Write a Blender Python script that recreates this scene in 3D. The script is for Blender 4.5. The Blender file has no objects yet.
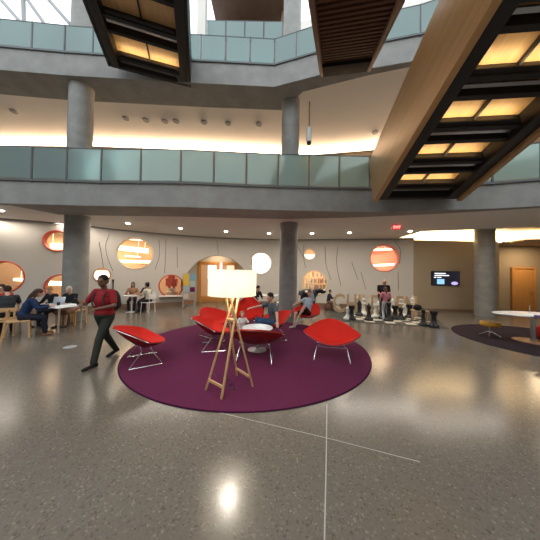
import bpy, bmesh, math, random
from mathutils import Vector, Matrix, Euler
random.seed(7)
C = bpy.context.scene.collection
SC = bpy.context.scene
PI = math.pi
V = Vector

# ------------------------------------------------------------------ camera
FOC, PITCH, ROLL, HC = 222.0, math.radians(1.0), math.radians(-1.0), 1.8
def lin(x, y, z):
    c, s = math.cos(ROLL), math.sin(ROLL); x, z = x*c+z*s, -x*s+z*c
    c, s = math.cos(PITCH), math.sin(PITCH); y, z = y*c-z*s, y*s+z*c
    return V((x, y, z))
def ray(px, py):
    v = lin((px-270)/FOC, 1, (270-py)/FOC); return v/v.y
def atz(px, py, z=0.0):
    v = ray(px, py); return v*((z-HC)/v.z)+V((0, 0, HC))
def aty(px, py, Y):
    return ray(px, py)*Y+V((0, 0, HC))
cam = bpy.data.cameras.new('camera'); co = bpy.data.objects.new('camera', cam); C.objects.link(co)
cam.lens = 36*FOC/540; cam.sensor_width = 36; cam.clip_start = .05; cam.clip_end = 300
r_, f_, u_ = lin(1, 0, 0), lin(0, 1, 0), lin(0, 0, 1)
m = Matrix.Identity(4)
for i in range(3):
    m[i][0], m[i][1], m[i][2] = r_[i], u_[i], -f_[i]
m[2][3] = HC
co.matrix_world = m; SC.camera = co

# ------------------------------------------------------------------ materials
def mat(name, col, rough=.5, metal=0, emit=None, es=0, noise=0, nscale=8, bump=0, bscale=40, spec=.5, stretch=None, coat=0):
    m = bpy.data.materials.new(name); m.use_nodes = True
    nt = m.node_tree; b = nt.nodes['Principled BSDF']
    b.inputs['Base Color'].default_value = (*col, 1); b.inputs['Roughness'].default_value = rough
    b.inputs['Metallic'].default_value = metal; b.inputs['Specular IOR Level'].default_value = spec
    b.inputs['Coat Weight'].default_value = coat
    if emit: b.inputs['Emission Color'].default_value = (*emit, 1); b.inputs['Emission Strength'].default_value = es
    tc = nt.nodes.new('ShaderNodeTexCoord'); mp = nt.nodes.new('ShaderNodeMapping')
    nt.links.new(tc.outputs['Object'], mp.inputs['Vector'])
    if stretch: mp.inputs['Scale'].default_value = stretch
    n = nt.nodes.new('ShaderNodeTexNoise'); n.inputs['Scale'].default_value = nscale; n.inputs['Detail'].default_value = 5
    nt.links.new(mp.outputs[0], n.inputs['Vector'])
    k = max(noise, .04)
    mx = nt.nodes.new('ShaderNodeMix'); mx.data_type = 'RGBA'
    mx.inputs[6].default_value = (*[c*(1-k) for c in col], 1); mx.inputs[7].default_value = (*[min(1, c*(1+k)) for c in col], 1)
    nt.links.new(n.outputs['Fac'], mx.inputs[0]); nt.links.new(mx.outputs[2], b.inputs['Base Color'])
    if bump:
        n2 = nt.nodes.new('ShaderNodeTexNoise'); n2.inputs['Scale'].default_value = bscale; n2.inputs['Detail'].default_value = 3
        nt.links.new(mp.outputs[0], n2.inputs['Vector'])
        bp = nt.nodes.new('ShaderNodeBump'); bp.inputs['Strength'].default_value = bump; bp.inputs['Distance'].default_value = .01
        nt.links.new(n2.outputs['Fac'], bp.inputs['Height']); nt.links.new(bp.outputs[0], b.inputs['Normal'])
    return m
def wood(name, col, rough=.4, ax=(1, 1, 8), ns=3, k=.28):
    return mat(name, col, rough, noise=k, nscale=ns, stretch=ax, bump=.1, bscale=12)
def glassy(name, tint, body, kt=.6, kd=.25, rough=.08):
    m = bpy.data.materials.new(name); m.use_nodes = True; nt = m.node_tree; nt.nodes.clear()
    o = nt.nodes.new('ShaderNodeOutputMaterial'); t = nt.nodes.new('ShaderNodeBsdfTransparent'); t.inputs[0].default_value = (*tint, 1)
    d = nt.nodes.new('ShaderNodeBsdfDiffuse'); d.inputs[0].default_value = (*body, 1)
    tl = nt.nodes.new('ShaderNodeBsdfTranslucent'); tl.inputs[0].default_value = (*body, 1)
    g = nt.nodes.new('ShaderNodeBsdfGlossy'); g.inputs[0].default_value = (.9, 1, 1, 1); g.inputs['Roughness'].default_value = rough
    a0 = nt.nodes.new('ShaderNodeMixShader'); a0.inputs[0].default_value = .5; nt.links.new(d.outputs[0], a0.inputs[1]); nt.links.new(tl.outputs[0], a0.inputs[2])
    a = nt.nodes.new('ShaderNodeMixShader'); a.inputs[0].default_value = kd/(kd+kt); nt.links.new(t.outputs[0], a.inputs[1]); nt.links.new(a0.outputs[0], a.inputs[2])
    b = nt.nodes.new('ShaderNodeMixShader'); fr = nt.nodes.new('ShaderNodeFresnel'); fr.inputs[0].default_value = 1.5
    nt.links.new(fr.outputs[0], b.inputs[0]); nt.links.new(a.outputs[0], b.inputs[1]); nt.links.new(g.outputs[0], b.inputs[2])
    nt.links.new(b.outputs[0], o.inputs[0]); return m
def terrazzo():
    m = bpy.data.materials.new('terrazzo'); m.use_nodes = True; nt = m.node_tree; b = nt.nodes['Principled BSDF']
    tc = nt.nodes.new('ShaderNodeTexCoord')
    v = nt.nodes.new('ShaderNodeTexVoronoi'); v.inputs['Scale'].default_value = 70; nt.links.new(tc.outputs['Object'], v.inputs['Vector'])
    r = nt.nodes.new('ShaderNodeValToRGB'); e = r.color_ramp.elements
    e[0].position = 0; e[0].color = (.125, .104, .084, 1); e[1].position = 1; e[1].color = (.31, .265, .215, 1)
    for p_, c_ in ((.12, (.185, .157, .128, 1)), (.7, (.205, .172, .14, 1)), (.93, (.215, .182, .148, 1))):
        x = e.new(p_); x.color = c_
    s = nt.nodes.new('ShaderNodeSeparateColor'); nt.links.new(v.outputs['Color'], s.inputs[0]); nt.links.new(s.outputs[0], r.inputs[0])
    n = nt.nodes.new('ShaderNodeTexNoise'); n.inputs['Scale'].default_value = .5; n.inputs['Detail'].default_value = 1; nt.links.new(tc.outputs['Object'], n.inputs['Vector'])
    mx = nt.nodes.new('ShaderNodeMix'); mx.data_type = 'RGBA'; mx.blend_type = 'MULTIPLY'; mx.inputs[0].default_value = .3
    nt.links.new(r.outputs[0], mx.inputs[6]); nt.links.new(n.outputs['Fac'], mx.inputs[7])
    mm = nt.nodes.new('ShaderNodeMix'); mm.data_type = 'RGBA'; mm.blend_type = 'MULTIPLY'; mm.inputs[0].default_value = 1; mm.inputs[7].default_value = (.88, .87, .85, 1)
    nt.links.new(mx.outputs[2], mm.inputs[6]); nt.links.new(mm.outputs[2], b.inputs['Base Color'])
    b.inputs['Roughness'].default_value = .2
    n2 = nt.nodes.new('ShaderNodeTexNoise'); n2.inputs['Scale'].default_value = 3; nt.links.new(tc.outputs['Object'], n2.inputs['Vector'])
    bp = nt.nodes.new('ShaderNodeBump'); bp.inputs['Strength'].default_value = .12; bp.inputs['Distance'].default_value = .01
    nt.links.new(n2.outputs['Fac'], bp.inputs['Height'])
    b.inputs['Specular IOR Level'].default_value = .5
    return m
def checker():
    m = bpy.data.materials.new('chess squares'); m.use_nodes = True; nt = m.node_tree; b = nt.nodes['Principled BSDF']
    tc = nt.nodes.new('ShaderNodeTexCoord'); ch = nt.nodes.new('ShaderNodeTexChecker'); ch.inputs['Scale'].default_value = 1/.36
    ch.inputs['Color1'].default_value = (.55, .5, .4, 1); ch.inputs['Color2'].default_value = (.05, .048, .035, 1)
    mp = nt.nodes.new('ShaderNodeMapping'); mp.inputs['Location'].default_value = (0, 0, .1)
    nt.links.new(tc.outputs['Object'], mp.inputs[0]); nt.links.new(mp.outputs[0], ch.inputs[0]); nt.links.new(ch.outputs[0], b.inputs['Base Color']); b.inputs['Roughness'].default_value = .6
    return m
M = dict(
 conc=mat('concrete', (.28, .275, .26), .75, noise=.32, nscale=2.5, bump=.25, bscale=25),
 concd=mat('board marked concrete', (.27, .25, .22), .8, noise=.2, nscale=1.2, bump=.3, bscale=20),
 col=mat('column concrete', (.27, .265, .245), .6, noise=.35, nscale=3.5, bump=.2, bscale=18),
 floor=terrazzo(), white=mat('plaster white', (.7, .66, .6), .8, noise=.05, nscale=1),
 ceil=mat('ceiling plaster', (.76, .73, .69), .85, noise=.04, nscale=.6),
 wallw=mat('wall plaster', (.56, .525, .475), .75, noise=.05, nscale=.8),
 beige=mat('beige paint', (.40, .315, .215), .75, noise=.05, nscale=1), brown=mat('brown panel', (.2, .12, .07), .6, noise=.1),
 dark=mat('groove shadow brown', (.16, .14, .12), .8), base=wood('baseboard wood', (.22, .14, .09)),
 rug=mat('purple rug', (.12, .020, .058), .95, noise=.3, nscale=90, bump=.8, bscale=300, spec=.1), rug2=mat('dark plum rug', (.032, .02, .024), .95, noise=.3, nscale=70, bump=.8, bscale=200, spec=.1),
 rope=mat('rug binding', (.05, .006, .03), .9, spec=.1), mat_=mat('olive rubber mat', (.05, .05, .037), .7, noise=.12, nscale=30), chk=checker(),
 red=mat('red felt', (.66, .018, .008), .75, noise=.08, nscale=60, bump=.2, bscale=300, spec=.25), redd=mat('dark red felt backing', (.30, .014, .012), .85, noise=.1, nscale=50, spec=.2),
 chrome=mat('chrome wire', (.7, .7, .72), .22, 1), steel=mat('brushed steel', (.5, .5, .5), .35, 1), blk=mat('black steel', (.022, .02, .019), .45, spec=.4),
 oak=wood('light oak', (.62, .37, .17)), oakd=wood('honey wood board', (.60, .34, .12), .35, (3, .25, 3), 4, .3), oaks=wood('blond wood side panel', (.47, .29, .125), .38, (4, .2, 4), 3, .22),
 soff=wood('honey wood soffit', (.74, .48, .22), .4, (5, .5, 5), 3, .2), slat=wood('dark brown slat', (.16, .085, .05), .5), doorw=wood('door wood', (.62, .29, .08), .4, (4, 4, .4), 3, .2), letter=wood('letter ply', (.40, .22, .10), .5), letterf=mat('letter tan face', (.46, .33, .20), .6),
 glass=glassy('balustrade glass', (.70, .88, .85), (.74, .94, .91), .58, .42), pane=glassy('clear pane', (.95, .97, .97), (.8, .8, .8), .97, .03),
 wtab=mat('white laminate', (.8, .8, .78), .25), shade=None, black=mat('black plastic', (.012, .012, .013), .35), ivory=mat('white plastic', (.75, .73, .66), .4),
 lap=mat('laptop silver', (.55, .57, .6), .35, .6), paper=mat('paper', (.82, .82, .8), .7), yel=mat('ochre leather', (.55, .27, .02), .5), yeld=mat('brown stool top', (.16, .09, .03), .6),
 bronze=mat('bronze base', (.2, .10, .045), .4, .3), redl=mat('red lacquer', (.55, .05, .03), .5), orange=mat('terracotta lining', (.5, .2, .1), .6), cream=mat('cream lining', (.75, .62, .45), .6),
 pink=mat('pink wall', (.8, .28, .22), .7), grey=mat('grey trim', (.3, .3, .3), .6), floor2=mat('room carpet', (.3, .2, .13), .9),
 screen=mat('screen', (.005, .005, .008), .2, emit=(.01, .01, .015), es=1), scrw=mat('screen white text', (.5, .5, .5), .4, emit=(.8, .85, .9), es=1.1), scrb=mat('screen blue picture', (.1, .3, .5), .4, emit=(.25, .5, .8), es=1), scrp=mat('screen violet picture', (.3, .2, .5), .4, emit=(.5, .4, .85), es=.9),
)
M['postm'] = mat('dark grey post', (.11, .12, .12), .5); M['blkm'] = mat('matte black', (.012, .011, .01), .9, spec=.05)
def emis(name, col, s):
    m = bpy.data.materials.new(name); m.use_nodes = True; nt = m.node_tree; nt.nodes.clear()
    o = nt.nodes.new('ShaderNodeOutputMaterial'); e = nt.nodes.new('ShaderNodeEmission'); e.inputs[0].default_value = (*col, 1); e.inputs[1].default_value = s
    nt.links.new(e.outputs[0], o.inputs[0]); return m
M['warm'] = emis('warm led', (1, .72, .4), 18); M['spot'] = emis('downlight lens', (1, .85, .62), 14); M['cool'] = emis('bright lit panel', (.95, .97, 1), 3.2); M['warmp'] = emis('warm lit strip', (1, .72, .42), 4)
M['exit'] = emis('exit red', (1, .25, .2), 1.8); M['neon'] = emis('violet sign', (.75, .7, 1), 3); M['bulb'] = emis('lamp bulb', (1, .86, .62), 30); M['led'] = emis('slim led line', (1, .76, .45), 13)
ms = bpy.data.materials.new('lamp shade linen'); ms.use_nodes = True; nt = ms.node_tree; nt.nodes.clear()
o = nt.nodes.new('ShaderNodeOutputMaterial'); d = nt.nodes.new('ShaderNodeBsdfDiffuse'); d.inputs[0].default_value = (.88, .86, .8, 1); t = nt.nodes.new('ShaderNodeBsdfTranslucent'); t.inputs[0].default_value = (.95, .91, .78, 1)
a = nt.nodes.new('ShaderNodeMixShader'); a.inputs[0].default_value = .55; nt.links.new(d.outputs[0], a.inputs[1]); nt.links.new(t.outputs[0], a.inputs[2]); nt.links.new(a.outputs[0], o.inputs[0])
M['shade'] = ms
_cm = {}
def cmat(c, rough=.8, n=.12):
    k = (tuple(round(x, 3) for x in c), rough)
    if k not in _cm: _cm[k] = mat('cloth %d' % len(_cm), c, rough, noise=n, nscale=25, bump=.25, bscale=60, spec=.25)
    return _cm[k]

# ------------------------------------------------------------------ mesh builder
class MB:
    def __init__(s): s.b = bmesh.new()
    def box(s, c, size, rot=None):
        mt = Matrix.Translation(V(c))
        if rot is not None: mt = mt @ (rot.to_4x4() if isinstance(rot, Matrix) else Euler(rot).to_matrix().to_4x4())
        bmesh.ops.create_cube(s.b, size=1, matrix=mt @ Matrix.Diagonal((*size, 1))); return s
    def cyl(s, a, b, r, r2=None, n=16):
        a, b = V(a), V(b); d = b-a
        if d.length < 1e-6: return s
        q = d.to_track_quat('Z', 'Y').to_matrix().to_4x4()
        bmesh.ops.create_cone(s.b, cap_ends=True, segments=n, radius1=r, radius2=r if r2 is None else r2, depth=d.length, matrix=Matrix.Translation((a+b)/2) @ q); return s
    def ball(s, c, r, n=12, rot=None):
        r = (r, r, r) if not hasattr(r, '__len__') else r
        mt = Matrix.Translation(V(c))
        if rot is not None: mt = mt @ rot.to_4x4()
        bmesh.ops.create_uvsphere(s.b, u_segments=n*2 if n < 9 else n+6, v_segments=n, radius=1, matrix=mt @ Matrix.Diagonal((*r, 1))); return s
    def cap(s, a, b, r, r2=None, n=10):
        r2 = r if r2 is None else r2
        s.cyl(a, b, r, r2, n+4); s.ball(a, r, n); s.ball(b, r2, n); return s
    def tube(s, pts, r, n=8, closed=False):
        pts = [V(p) for p in pts]; L = len(pts); rings = []
        nrm = None
        for i, p in enumerate(pts):
            t = (pts[(i+1) % L]-pts[i-1]) if closed else (pts[min(i+1, L-1)]-pts[max(i-1, 0)])
            t.normalize()
            if nrm is None: nrm = t.orthogonal().normalized()
            else: nrm = (nrm-t*nrm.dot(t)).normalized()
            bn = t.cross(nrm)
            rr = r[i] if hasattr(r, '__len__') else r
            rings.append([s.b.verts.new(p+(nrm*math.cos(2*PI*k/n)+bn*math.sin(2*PI*k/n))*rr) for k in range(n)])
        for i in range(L if closed else L-1):
            A, B = rings[i], rings[(i+1) % L]
            for k in range(n): s.b.faces.new((A[k], A[(k+1) % n], B[(k+1) % n], B[k]))
        if not closed: s.b.faces.new(rings[0][::-1]); s.b.faces.new(rings[-1])
        return s
    def lathe(s, prof, n=24, c=(0, 0, 0)):
        c = V(c); rings = []
        for r, z in prof:
            rings.append([s.b.verts.new(c+V((max(r, 1e-4)*math.cos(2*PI*k/n), max(r, 1e-4)*math.sin(2*PI*k/n), z))) for k in range(n)])
        for A, B in zip(rings, rings[1:]):
            for k in range(n): s.b.faces.new((A[k], A[(k+1) % n], B[(k+1) % n], B[k]))
        s.b.faces.new(rings[0][::-1]); s.b.faces.new(rings[-1]); return s
    def prism(s, poly, z0, z1):
        A = [s.b.verts.new((x, y, z0)) for x, y in poly]; B = [s.b.verts.new((x, y, z1)) for x, y in poly]; n = len(poly)
        s.b.faces.new(A[::-1]); s.b.faces.new(B)
        for k in range(n): s.b.faces.new((A[k], A[(k+1) % n], B[(k+1) % n], B[k]))
        return s
    def hexa(s, p):   # 8 points: bottom 4, top 4
        v = [s.b.verts.new(V(q)) for q in p]
        for f in ((3, 2, 1, 0), (4, 5, 6, 7), (0, 1, 5, 4), (1, 2, 6, 5), (2, 3, 7, 6), (3, 0, 4, 7)): s.b.faces.new([v[i] for i in f])
        return s
    def build(s, name, m, parent=None, smooth=True, bevel=0, fix=True):
        if bevel:
            es = [e for e in s.b.edges if len(e.link_faces) == 2 and e.calc_face_angle(0) > .6]
            bmesh.ops.bevel(s.b, geom=es, offset=bevel, segments=2, affect='EDGES', profile=.6)
        if fix: bmesh.ops.recalc_face_normals(s.b, faces=s.b.faces)
        me = bpy.data.meshes.new(name); s.b.to_mesh(me); s.b.free()
        me.materials.append(m)
        if smooth:
            me.shade_smooth()
            me.set_sharp_from_angle(angle=math.radians(38))
        ob = bpy.data.objects.new(name, me); C.objects.link(ob)
        if parent: ob.parent = parent
        return ob
def tag(o, label=None, cat=None, group=None, kind=None):
    if label: o['label'] = label
    if cat: o['category'] = cat
    if group: o['group'] = group
    if kind: o['kind'] = kind
    return o
def struct(o, label=None): o['kind'] = 'structure'; o['label'] = label or o.name.replace('_', ' '); o['category'] = o.name.split('_')[0]; return o
def empty(name, loc=(0, 0, 0), rz=0, label=None, cat=None, group=None):
    o = bpy.data.objects.new(name, None); C.objects.link(o); o.location = loc; o.rotation_euler = (0, 0, rz); o.empty_display_size = .1
    return tag(o, label, cat, group)
def copy_tree(o, parent=None):
    c = o.copy(); C.objects.link(c)
    if parent: c.parent = parent
    for ch in list(o.children): copy_tree(ch, c)
    return c
def place(o, loc, rz, label, group=None):
    o.location = loc; o.rotation_euler.z = rz; o['label'] = label
    if group: o['group'] = group
    return o
def realize(ob, name=None):
    dg = bpy.context.evaluated_depsgraph_get(); dg.update()
    me = bpy.data.meshes.new_from_object(ob.evaluated_get(dg)); ob.modifiers.clear()
    old = ob.data; ob.data = me; bpy.data.meshes.remove(old); return ob

# ------------------------------------------------------------------ setting: floor
fl = MB().box((0, 6, -.05), (44, 44, .1)).build('floor', M['floor'], smooth=False); struct(fl, 'polished grey brown terrazzo floor')
def strip_(pts, w, name, lab):
    b = MB()
    for p, q in zip(pts, pts[1:]):
        d = (V(q)-V(p)); n = V((-d.y, d.x, 0)).normalized()*w/2
        p, q = V(p), V(q)
        b.hexa([p-n+V((0, 0, -.01)), q-n+V((0, 0, -.01)), q+n+V((0, 0, -.01)), p+n+V((0, 0, -.01)), p-n+V((0, 0, .0015)), q-n+V((0, 0, .0015)), q+n+V((0, 0, .0015)), p+n+V((0, 0, .0015))])
    return struct(b.build(name, M['zinc'], smooth=False), lab)
M['zinc'] = mat('zinc divider', (.4, .38, .35), .35, .2)
strip_([atz(324, 560), atz(326, 470), atz(327, 404)], .011, 'trim_1', 'zinc divider strip running away in the terrazzo')
strip_([atz(150, 366), atz(200, 408), atz(335, 440), atz(420, 462)], .008, 'trim_2', 'zinc divider strip crossing in the terrazzo')

# ------------------------------------------------------------------ columns
cols = [(-7.12, 8.15, .375), (.72, 8.75, .35), (10.2, 10.55, .38)]
for i, (x, y, r) in enumerate(cols):
    top = 17 if i < 2 else 4.35
    b = MB().lathe([(r, 0), (r, top)], 40, (x, y, 0)); o = b.build('concrete_column', M['col'])
    tag(o, ['round concrete column behind the table with the laptops', 'round concrete column rising behind the reclining man in grey', 'round concrete column in front of the wall screen'][i], 'column'); o['kind'] = 'structure'

# ------------------------------------------------------------------ curved wall with round openings
WP = [(-17, 6.0), (-13.2, 7.5), (-10.6, 8.62), (-8.75, 9.5), (-6.7, 10.95), (-3.93, 12.2), (-1.76, 12.68), (.55, 12.8), (3.85, 12.3), (5.5, 12.08), (7.62, 11.75)]
def cr(P, k=8):
    out = []
    P = [V((*p, 0)) for p in P]; Q = [P[0]*2-P[1]]+P+[P[-1]*2-P[-2]]
    for i in range(1, len(Q)-2):
        for j in range(k):
            t = j/k; a, b, c, d = Q[i-1:i+3]
            out.append(.5*((2*b)+(c-a)*t+(2*a-5*b+4*c-d)*t*t+(3*b-a-3*c+d)*t**3))
    out.append(P[-1]); return out
WC = cr(WP)
def wall_hit(px, py):
    v = ray(px, py)
    for p, q in zip(WC, WC[1:]):
        d = q-p; den = v.x*d.y-v.y*d.x
        if abs(den) < 1e-9: continue
        t = (p.x*d.y-p.y*d.x)/den; u = ((p.x+0)*v.y-(p.y)*v.x)/den
        if 0 <= u <= 1 and t > 0:
            n = V((d.y, -d.x, 0)).normalized()   # towards camera
            return v*t+V((0, 0, HC)), n, d.normalized()
    return None
TH = .28
b = MB(); n = len(WC); fr, bk = [], []
for i, p in enumerate(WC):
    d = (WC[min(i+1, n-1)]-WC[max(i-1, 0)]).normalized(); nn = V((-d.y, d.x, 0)); fr.append(p); bk.append(p+nn*TH)
b.prism([(p.x, p.y) for p in fr]+[(p.x, p.y) for p in reversed(bk)], -.02, 3.85)
wall = b.build('wall_back', M['wallw'], smooth=False)
HOLES = [  # px, py, rx px, ry px, lining, key
 (3, 277, 17, 16, 'redl'), (57, 241, 12, 10.5, 'redl'), (61, 287, 13, 12.5, 'redl'), (102, 275.3, 8.6, 7, 'orange'),
 (135.4, 253.4, 18, 16, 'cream'), (171.3, 286, 11.4, 11.3, 'redl'), (260.8, 263, 10.8, 10.9, 'cream'), (309.7, 254, 6.6, 5.7, 'cream'),
 (314.5, 283, 13.2, 12.6, 'cream'), (384.6, 258, 15, 13.7, 'pink')]
cut = MB(); info = []
for (px, py, rx, ry, lm) in HOLES:
    c, nn, dd = wall_hit(px, py); R = (wall_hit(px, py-ry)[0].z-wall_hit(px, py+ry)[0].z)/2
    info.append((c, nn, dd, R)); cut.cyl(c+nn*.5, c-nn*1.0, R, n=48)
# the arched opening down to the floor
c, nn, dd = wall_hit(217.5, 287); AR = wall_hit(217.5, 255.5)[0].z-c.z; arch = (c, nn, dd, AR)
pa = [dd*AR*math.cos(a_*PI/24)+V((0, 0, AR*math.sin(a_*PI/24))) for a_ in range(-3, 28)]
pa = [p for p in pa]+[V((pa[-1].x, pa[-1].y, -c.z-.1)), V((pa[0].x, pa[0].y, -c.z-.1))]
A = [cut.b.verts.new(c+p+nn*.5) for p in pa]; B = [cut.b.verts.new(c+p-nn*1.0) for p in pa]
cut.b.faces.new(A); cut.b.faces.new(B[::-1])
for k in range(len(A)): cut.b.faces.new((A[k], B[k], B[(k+1) % len(A)], A[(k+1) % len(A)]))
cu = cut.build('cutter', M['wallw'], smooth=False)
md = wall.modifiers.new('b', 'BOOLEAN'); md.operation = 'DIFFERENCE'; md.object = cu; md.solver = 'EXACT'
realize(wall); bpy.data.objects.remove(cu)
struct(wall, 'cream curved wall pierced by round windows')
# linings + panes
LAB = ['dark red lined', 'red lined', 'red lined', 'terracotta lined', 'large cream lined', 'red lined', 'bright cream lined', 'smallest cream lined', 'cream lined book nook', 'pink lined']
for i, ((c, nn, dd, R), h) in enumerate(zip(info, HOLES)):
    ax = nn.to_track_quat('Z', 'Y').to_matrix().to_4x4()
    b = MB(); prof = [(R-.035, -TH-.06), (R+.012, -TH-.06), (R+.012, .02), (R-.012, .035), (R-.035, .02), (R-.035, -TH-.06)]
    N = 48; rings = [[b.b.verts.new((r*math.cos(2*PI*k/N), r*math.sin(2*PI*k/N), z)) for k in range(N)] for r, z in prof[:-1]]
    L = len(rings)
    for a_ in range(L):
        for k in range(N): b.b.faces.new((rings[a_][k], rings[a_][(k+1) % N], rings[(a_+1) % L][(k+1) % N], rings[(a_+1) % L][k]))
    w = b.build('window_%d' % (i+1), M[h[4]]); w.matrix_world = Matrix.Translation(c) @ ax
    struct(w, LAB[i]+' round window in the curved wall')
    g = MB().cyl((0, 0, -.2), (0, 0, -.192), R-.03, n=40).build('pane', M['pane'], w)
# baseboard
b = MB(); m0 = []; m1 = []
a0, a1 = arch[0]-arch[2]*(AR+.0), arch[0]+arch[2]*(AR+.0)
def band(lo, hi, z0, z1, th, name, m, lab):
    pts = [p for p in WC if lo <= p.x <= hi]
    pts = [V((lo, interp(lo), 0))]+pts+[V((hi, interp(hi), 0))]
    out = []
    for i, p in enumerate(pts):
        d = (pts[min(i+1, len(pts)-1)]-pts[max(i-1, 0)]).normalized(); out.append(p+V((d.y, -d.x, 0))*th)
    ins = [p+(q-p)*-.5 for p, q in zip(pts, out)]
    struct(MB().prism([(p.x, p.y) for p in out]+[(p.x, p.y) for p in reversed(ins)], z0, z1).build(name, m, smooth=False), lab)
def interp(x):
    for p, q in zip(WC, WC[1:]):
        if p.x <= x <= q.x: return p.y+(q.y-p.y)*(x-p.x)/(q.x-p.x)
    return WC[-1].y
band(-16.5, min(a0.x, a1.x)-.02, 0, .22, .02, 'baseboard_back', M['base'], 'brown baseboard along the curved wall')
band(max(a0.x, a1.x)+.02, 7.55, 0, .22, .02, 'baseboard_back.001', M['base'], 'brown baseboard between arch and screen wall')
# metal channel where wall meets ceiling
band(-16.5, 7.6, 3.74, 3.84, .04, 'trim_3', M['grey'], 'grey shadow channel at the top of the curved wall')
# wavy relief lines
LN = [[(99, 242), (102, 258), (103.5, 268)], [(109.5, 234), (105.7, 245), (107.6, 258), (113, 271)], [(159, 240), (159.5, 255), (155, 269.5)], [(166, 239), (165.5, 258), (164.5, 273)], [(177, 247), (177.5, 268)],
 [(304, 244), (303.3, 255), (305.5, 268)], [(325, 246), (326, 264), (331, 280)], [(338, 246), (336.7, 263.7), (341, 286)], [(351.7, 262), (358, 280)], [(361, 272), (366, 290)], [(395, 241), (400.5, 250.7), (399.5, 264)], [(398, 272), (398.4, 290)], [(217, 241), (218.5, 254.5)], [(297, 245), (304, 258)]]
for i, L in enumerate(LN):
    P = cr([(a_, b_) for a_, b_ in L], 8); pts = []
    for p in P:
        h = wall_hit(p.x, p.y); pts.append(h[0]+h[1]*.003)
    struct(MB().tube(pts, .013, 6).build('trim_%d' % (i+4), M['dark']), 'thin wavy relief line on the curved wall')

# room behind the curved wall
bw = [(-19, 9.2), (-12, 11.2), (-8.2, 14.6), (-4.2, 16.0), (.5, 16.3), (6, 15.8), (9.5, 15.2)]
b = MB(); BW = cr(bw, 5)
b.prism([(p.x, p.y) for p in BW]+[(p.x, p.y+.2) for p in reversed(BW)], 0, 3.8); struct(b.build('wall_far', mat('far room cream', (.62, .42, .27), .8), smooth=False), 'peach wall of the room beyond')
pr = MB().prism([(5.3, 15.3), (8.8, 14.3), (8.9, 14.5), (5.4, 15.5)], 0, 3.8).build('wall_pink', M['pink'], smooth=False); struct(pr, 'pink wall seen through the round window')
# lit strips on the far room's ceiling
k = 0
for (x0, x1, y) in ((-9.5, -5.5, 13.0), (-9, -4.5, 14.0), (-3.0, 3, 14.2), (-3, 3, 15.4), (4.2, 8.2, 13.6), (-14, -10.6, 10.1)):
    sl = -.15 if x0 > 0 else (.45 if x1 < -4 else 0)
    o = MB().box((0, 0, 0), (x1-x0, .14, .05)).build('ceiling_light', M['warmp'], smooth=False); o.location = ((x0+x1)/2, y, 3.72); o.rotation_euler.z = math.atan(sl)
    tag(o, 'long warm strip light on the ceiling beyond the curved wall', 'light', 'strip lights beyond the curved wall')
def alight(name, loc, rot, size, col, power, shape='RECTANGLE', sy=None):
    l = bpy.data.lights.new(name, 'AREA'); l.shape = shape; l.size = size
    if sy: l.size_y = sy
    l.color = col; l.energy = power; o = bpy.data.objects.new(name, l); C.objects.link(o); o.location = loc; o.rotation_euler = rot
    return o
for x, y, p in ((-12.5, 9.9, 40), (-7.5, 12.8, 90), (-1, 14.6, 90), (3, 14.3, 70), (6.2, 13.6, 90), (-10.2, 11, 40)):
    alight('room_light', (x, y, 3.6), (0, 0, 0), 2, (1, .68, .42), p)
def streak(a, b_, Y, th=.12):  # glowing bars added in place of the far ceiling's bright bands
    p, q = aty(*a, Y), aty(*b_, Y); c_ = (p+q)/2; L = (q-p).length
    o = MB().box((0, 0, 0), (L, .12, th)).cyl((-L*.4, 0, 0), (-L*.4, 0, 3.75-c_.z), .008, n=6).cyl((L*.4, 0, 0), (L*.4, 0, 3.75-c_.z), .008, n=6).build('pendant_light', M['warmp'], smooth=False)
    o.location = c_; o.rotation_euler.y = -math.atan2(q.z-p.z, q.x-p.x); tag(o, 'added glowing bar standing for a bright ceiling band beyond the curved wall', 'light streak', 'added light streaks beyond the curved wall')
for a_, b_, Y, th in (((112, 247), (148, 251), 13.6, .28), ((110, 261), (158, 262), 13.2, .16), ((115, 255), (140, 257), 13.9, .08), ((42, 246), (68, 246.5), 11.6, .3), ((300, 257), (320, 257), 14.6, .3), ((366, 266), (402, 264), 13.6, .14), ((370, 250), (398, 249), 14.2, .10), ((-6, 278), (24, 280), 11, .12), ((90, 275), (112, 275), 11.6, .45), ((48, 283), (70, 284), 10.8, .2)): streak(a_, b_, Y, th)
# lit panel behind the bright round window, sculpture, shelves
def backpt(px, py, Y): return aty(px, py, Y)
p = backpt(260.5, 262, 15.9); o = MB().box(p, (2.8, .06, 1.9)).build('light_panel', M['cool'], smooth=False); tag(o, 'bright white lit panel seen through a round window', 'light panel')
p = backpt(171.5, 285, 12.6)
rt = empty('red_sculpture', (p.x, p.y, 0), 0, 'red sculpture of stacked blocks standing behind the low round window', 'sculpture')
MB().lathe([(.32, 0), (.32, .7), (.2, .72), (.2, .9)], 20).build('pedestal', M['white'], rt)
b = MB().box((0, 0, 1.15), (.62, .15, .3)).box((0, 0, 1.4), (.34, .16, .4)).box((-.25, 0, 1.35), (.14, .15, .2)).box((.25, 0, 1.3), (.16, .15, .26)).box((0, 0, 1.72), (.14, .15, .28)).box((-.12, 0, 1.0), (.12, .15, .3)).box((.14, 0, 1.0), (.12, .15, .3))
b.build('figure', M['redl'], rt, bevel=.03)
p = wall_hit(171.3, 296)[0]; d = info[5][2]
o = MB().box((0, 0, 0), (1.15, .5, .05)).build('window_sill', M['ivory'], bevel=.01); o.location = (info[5][0]+V((0, 0, -info[5][3]+.07))); o.rotation_euler.z = math.atan2(d.y, d.x); struct(o, 'pale sill of the low round window')
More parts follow.
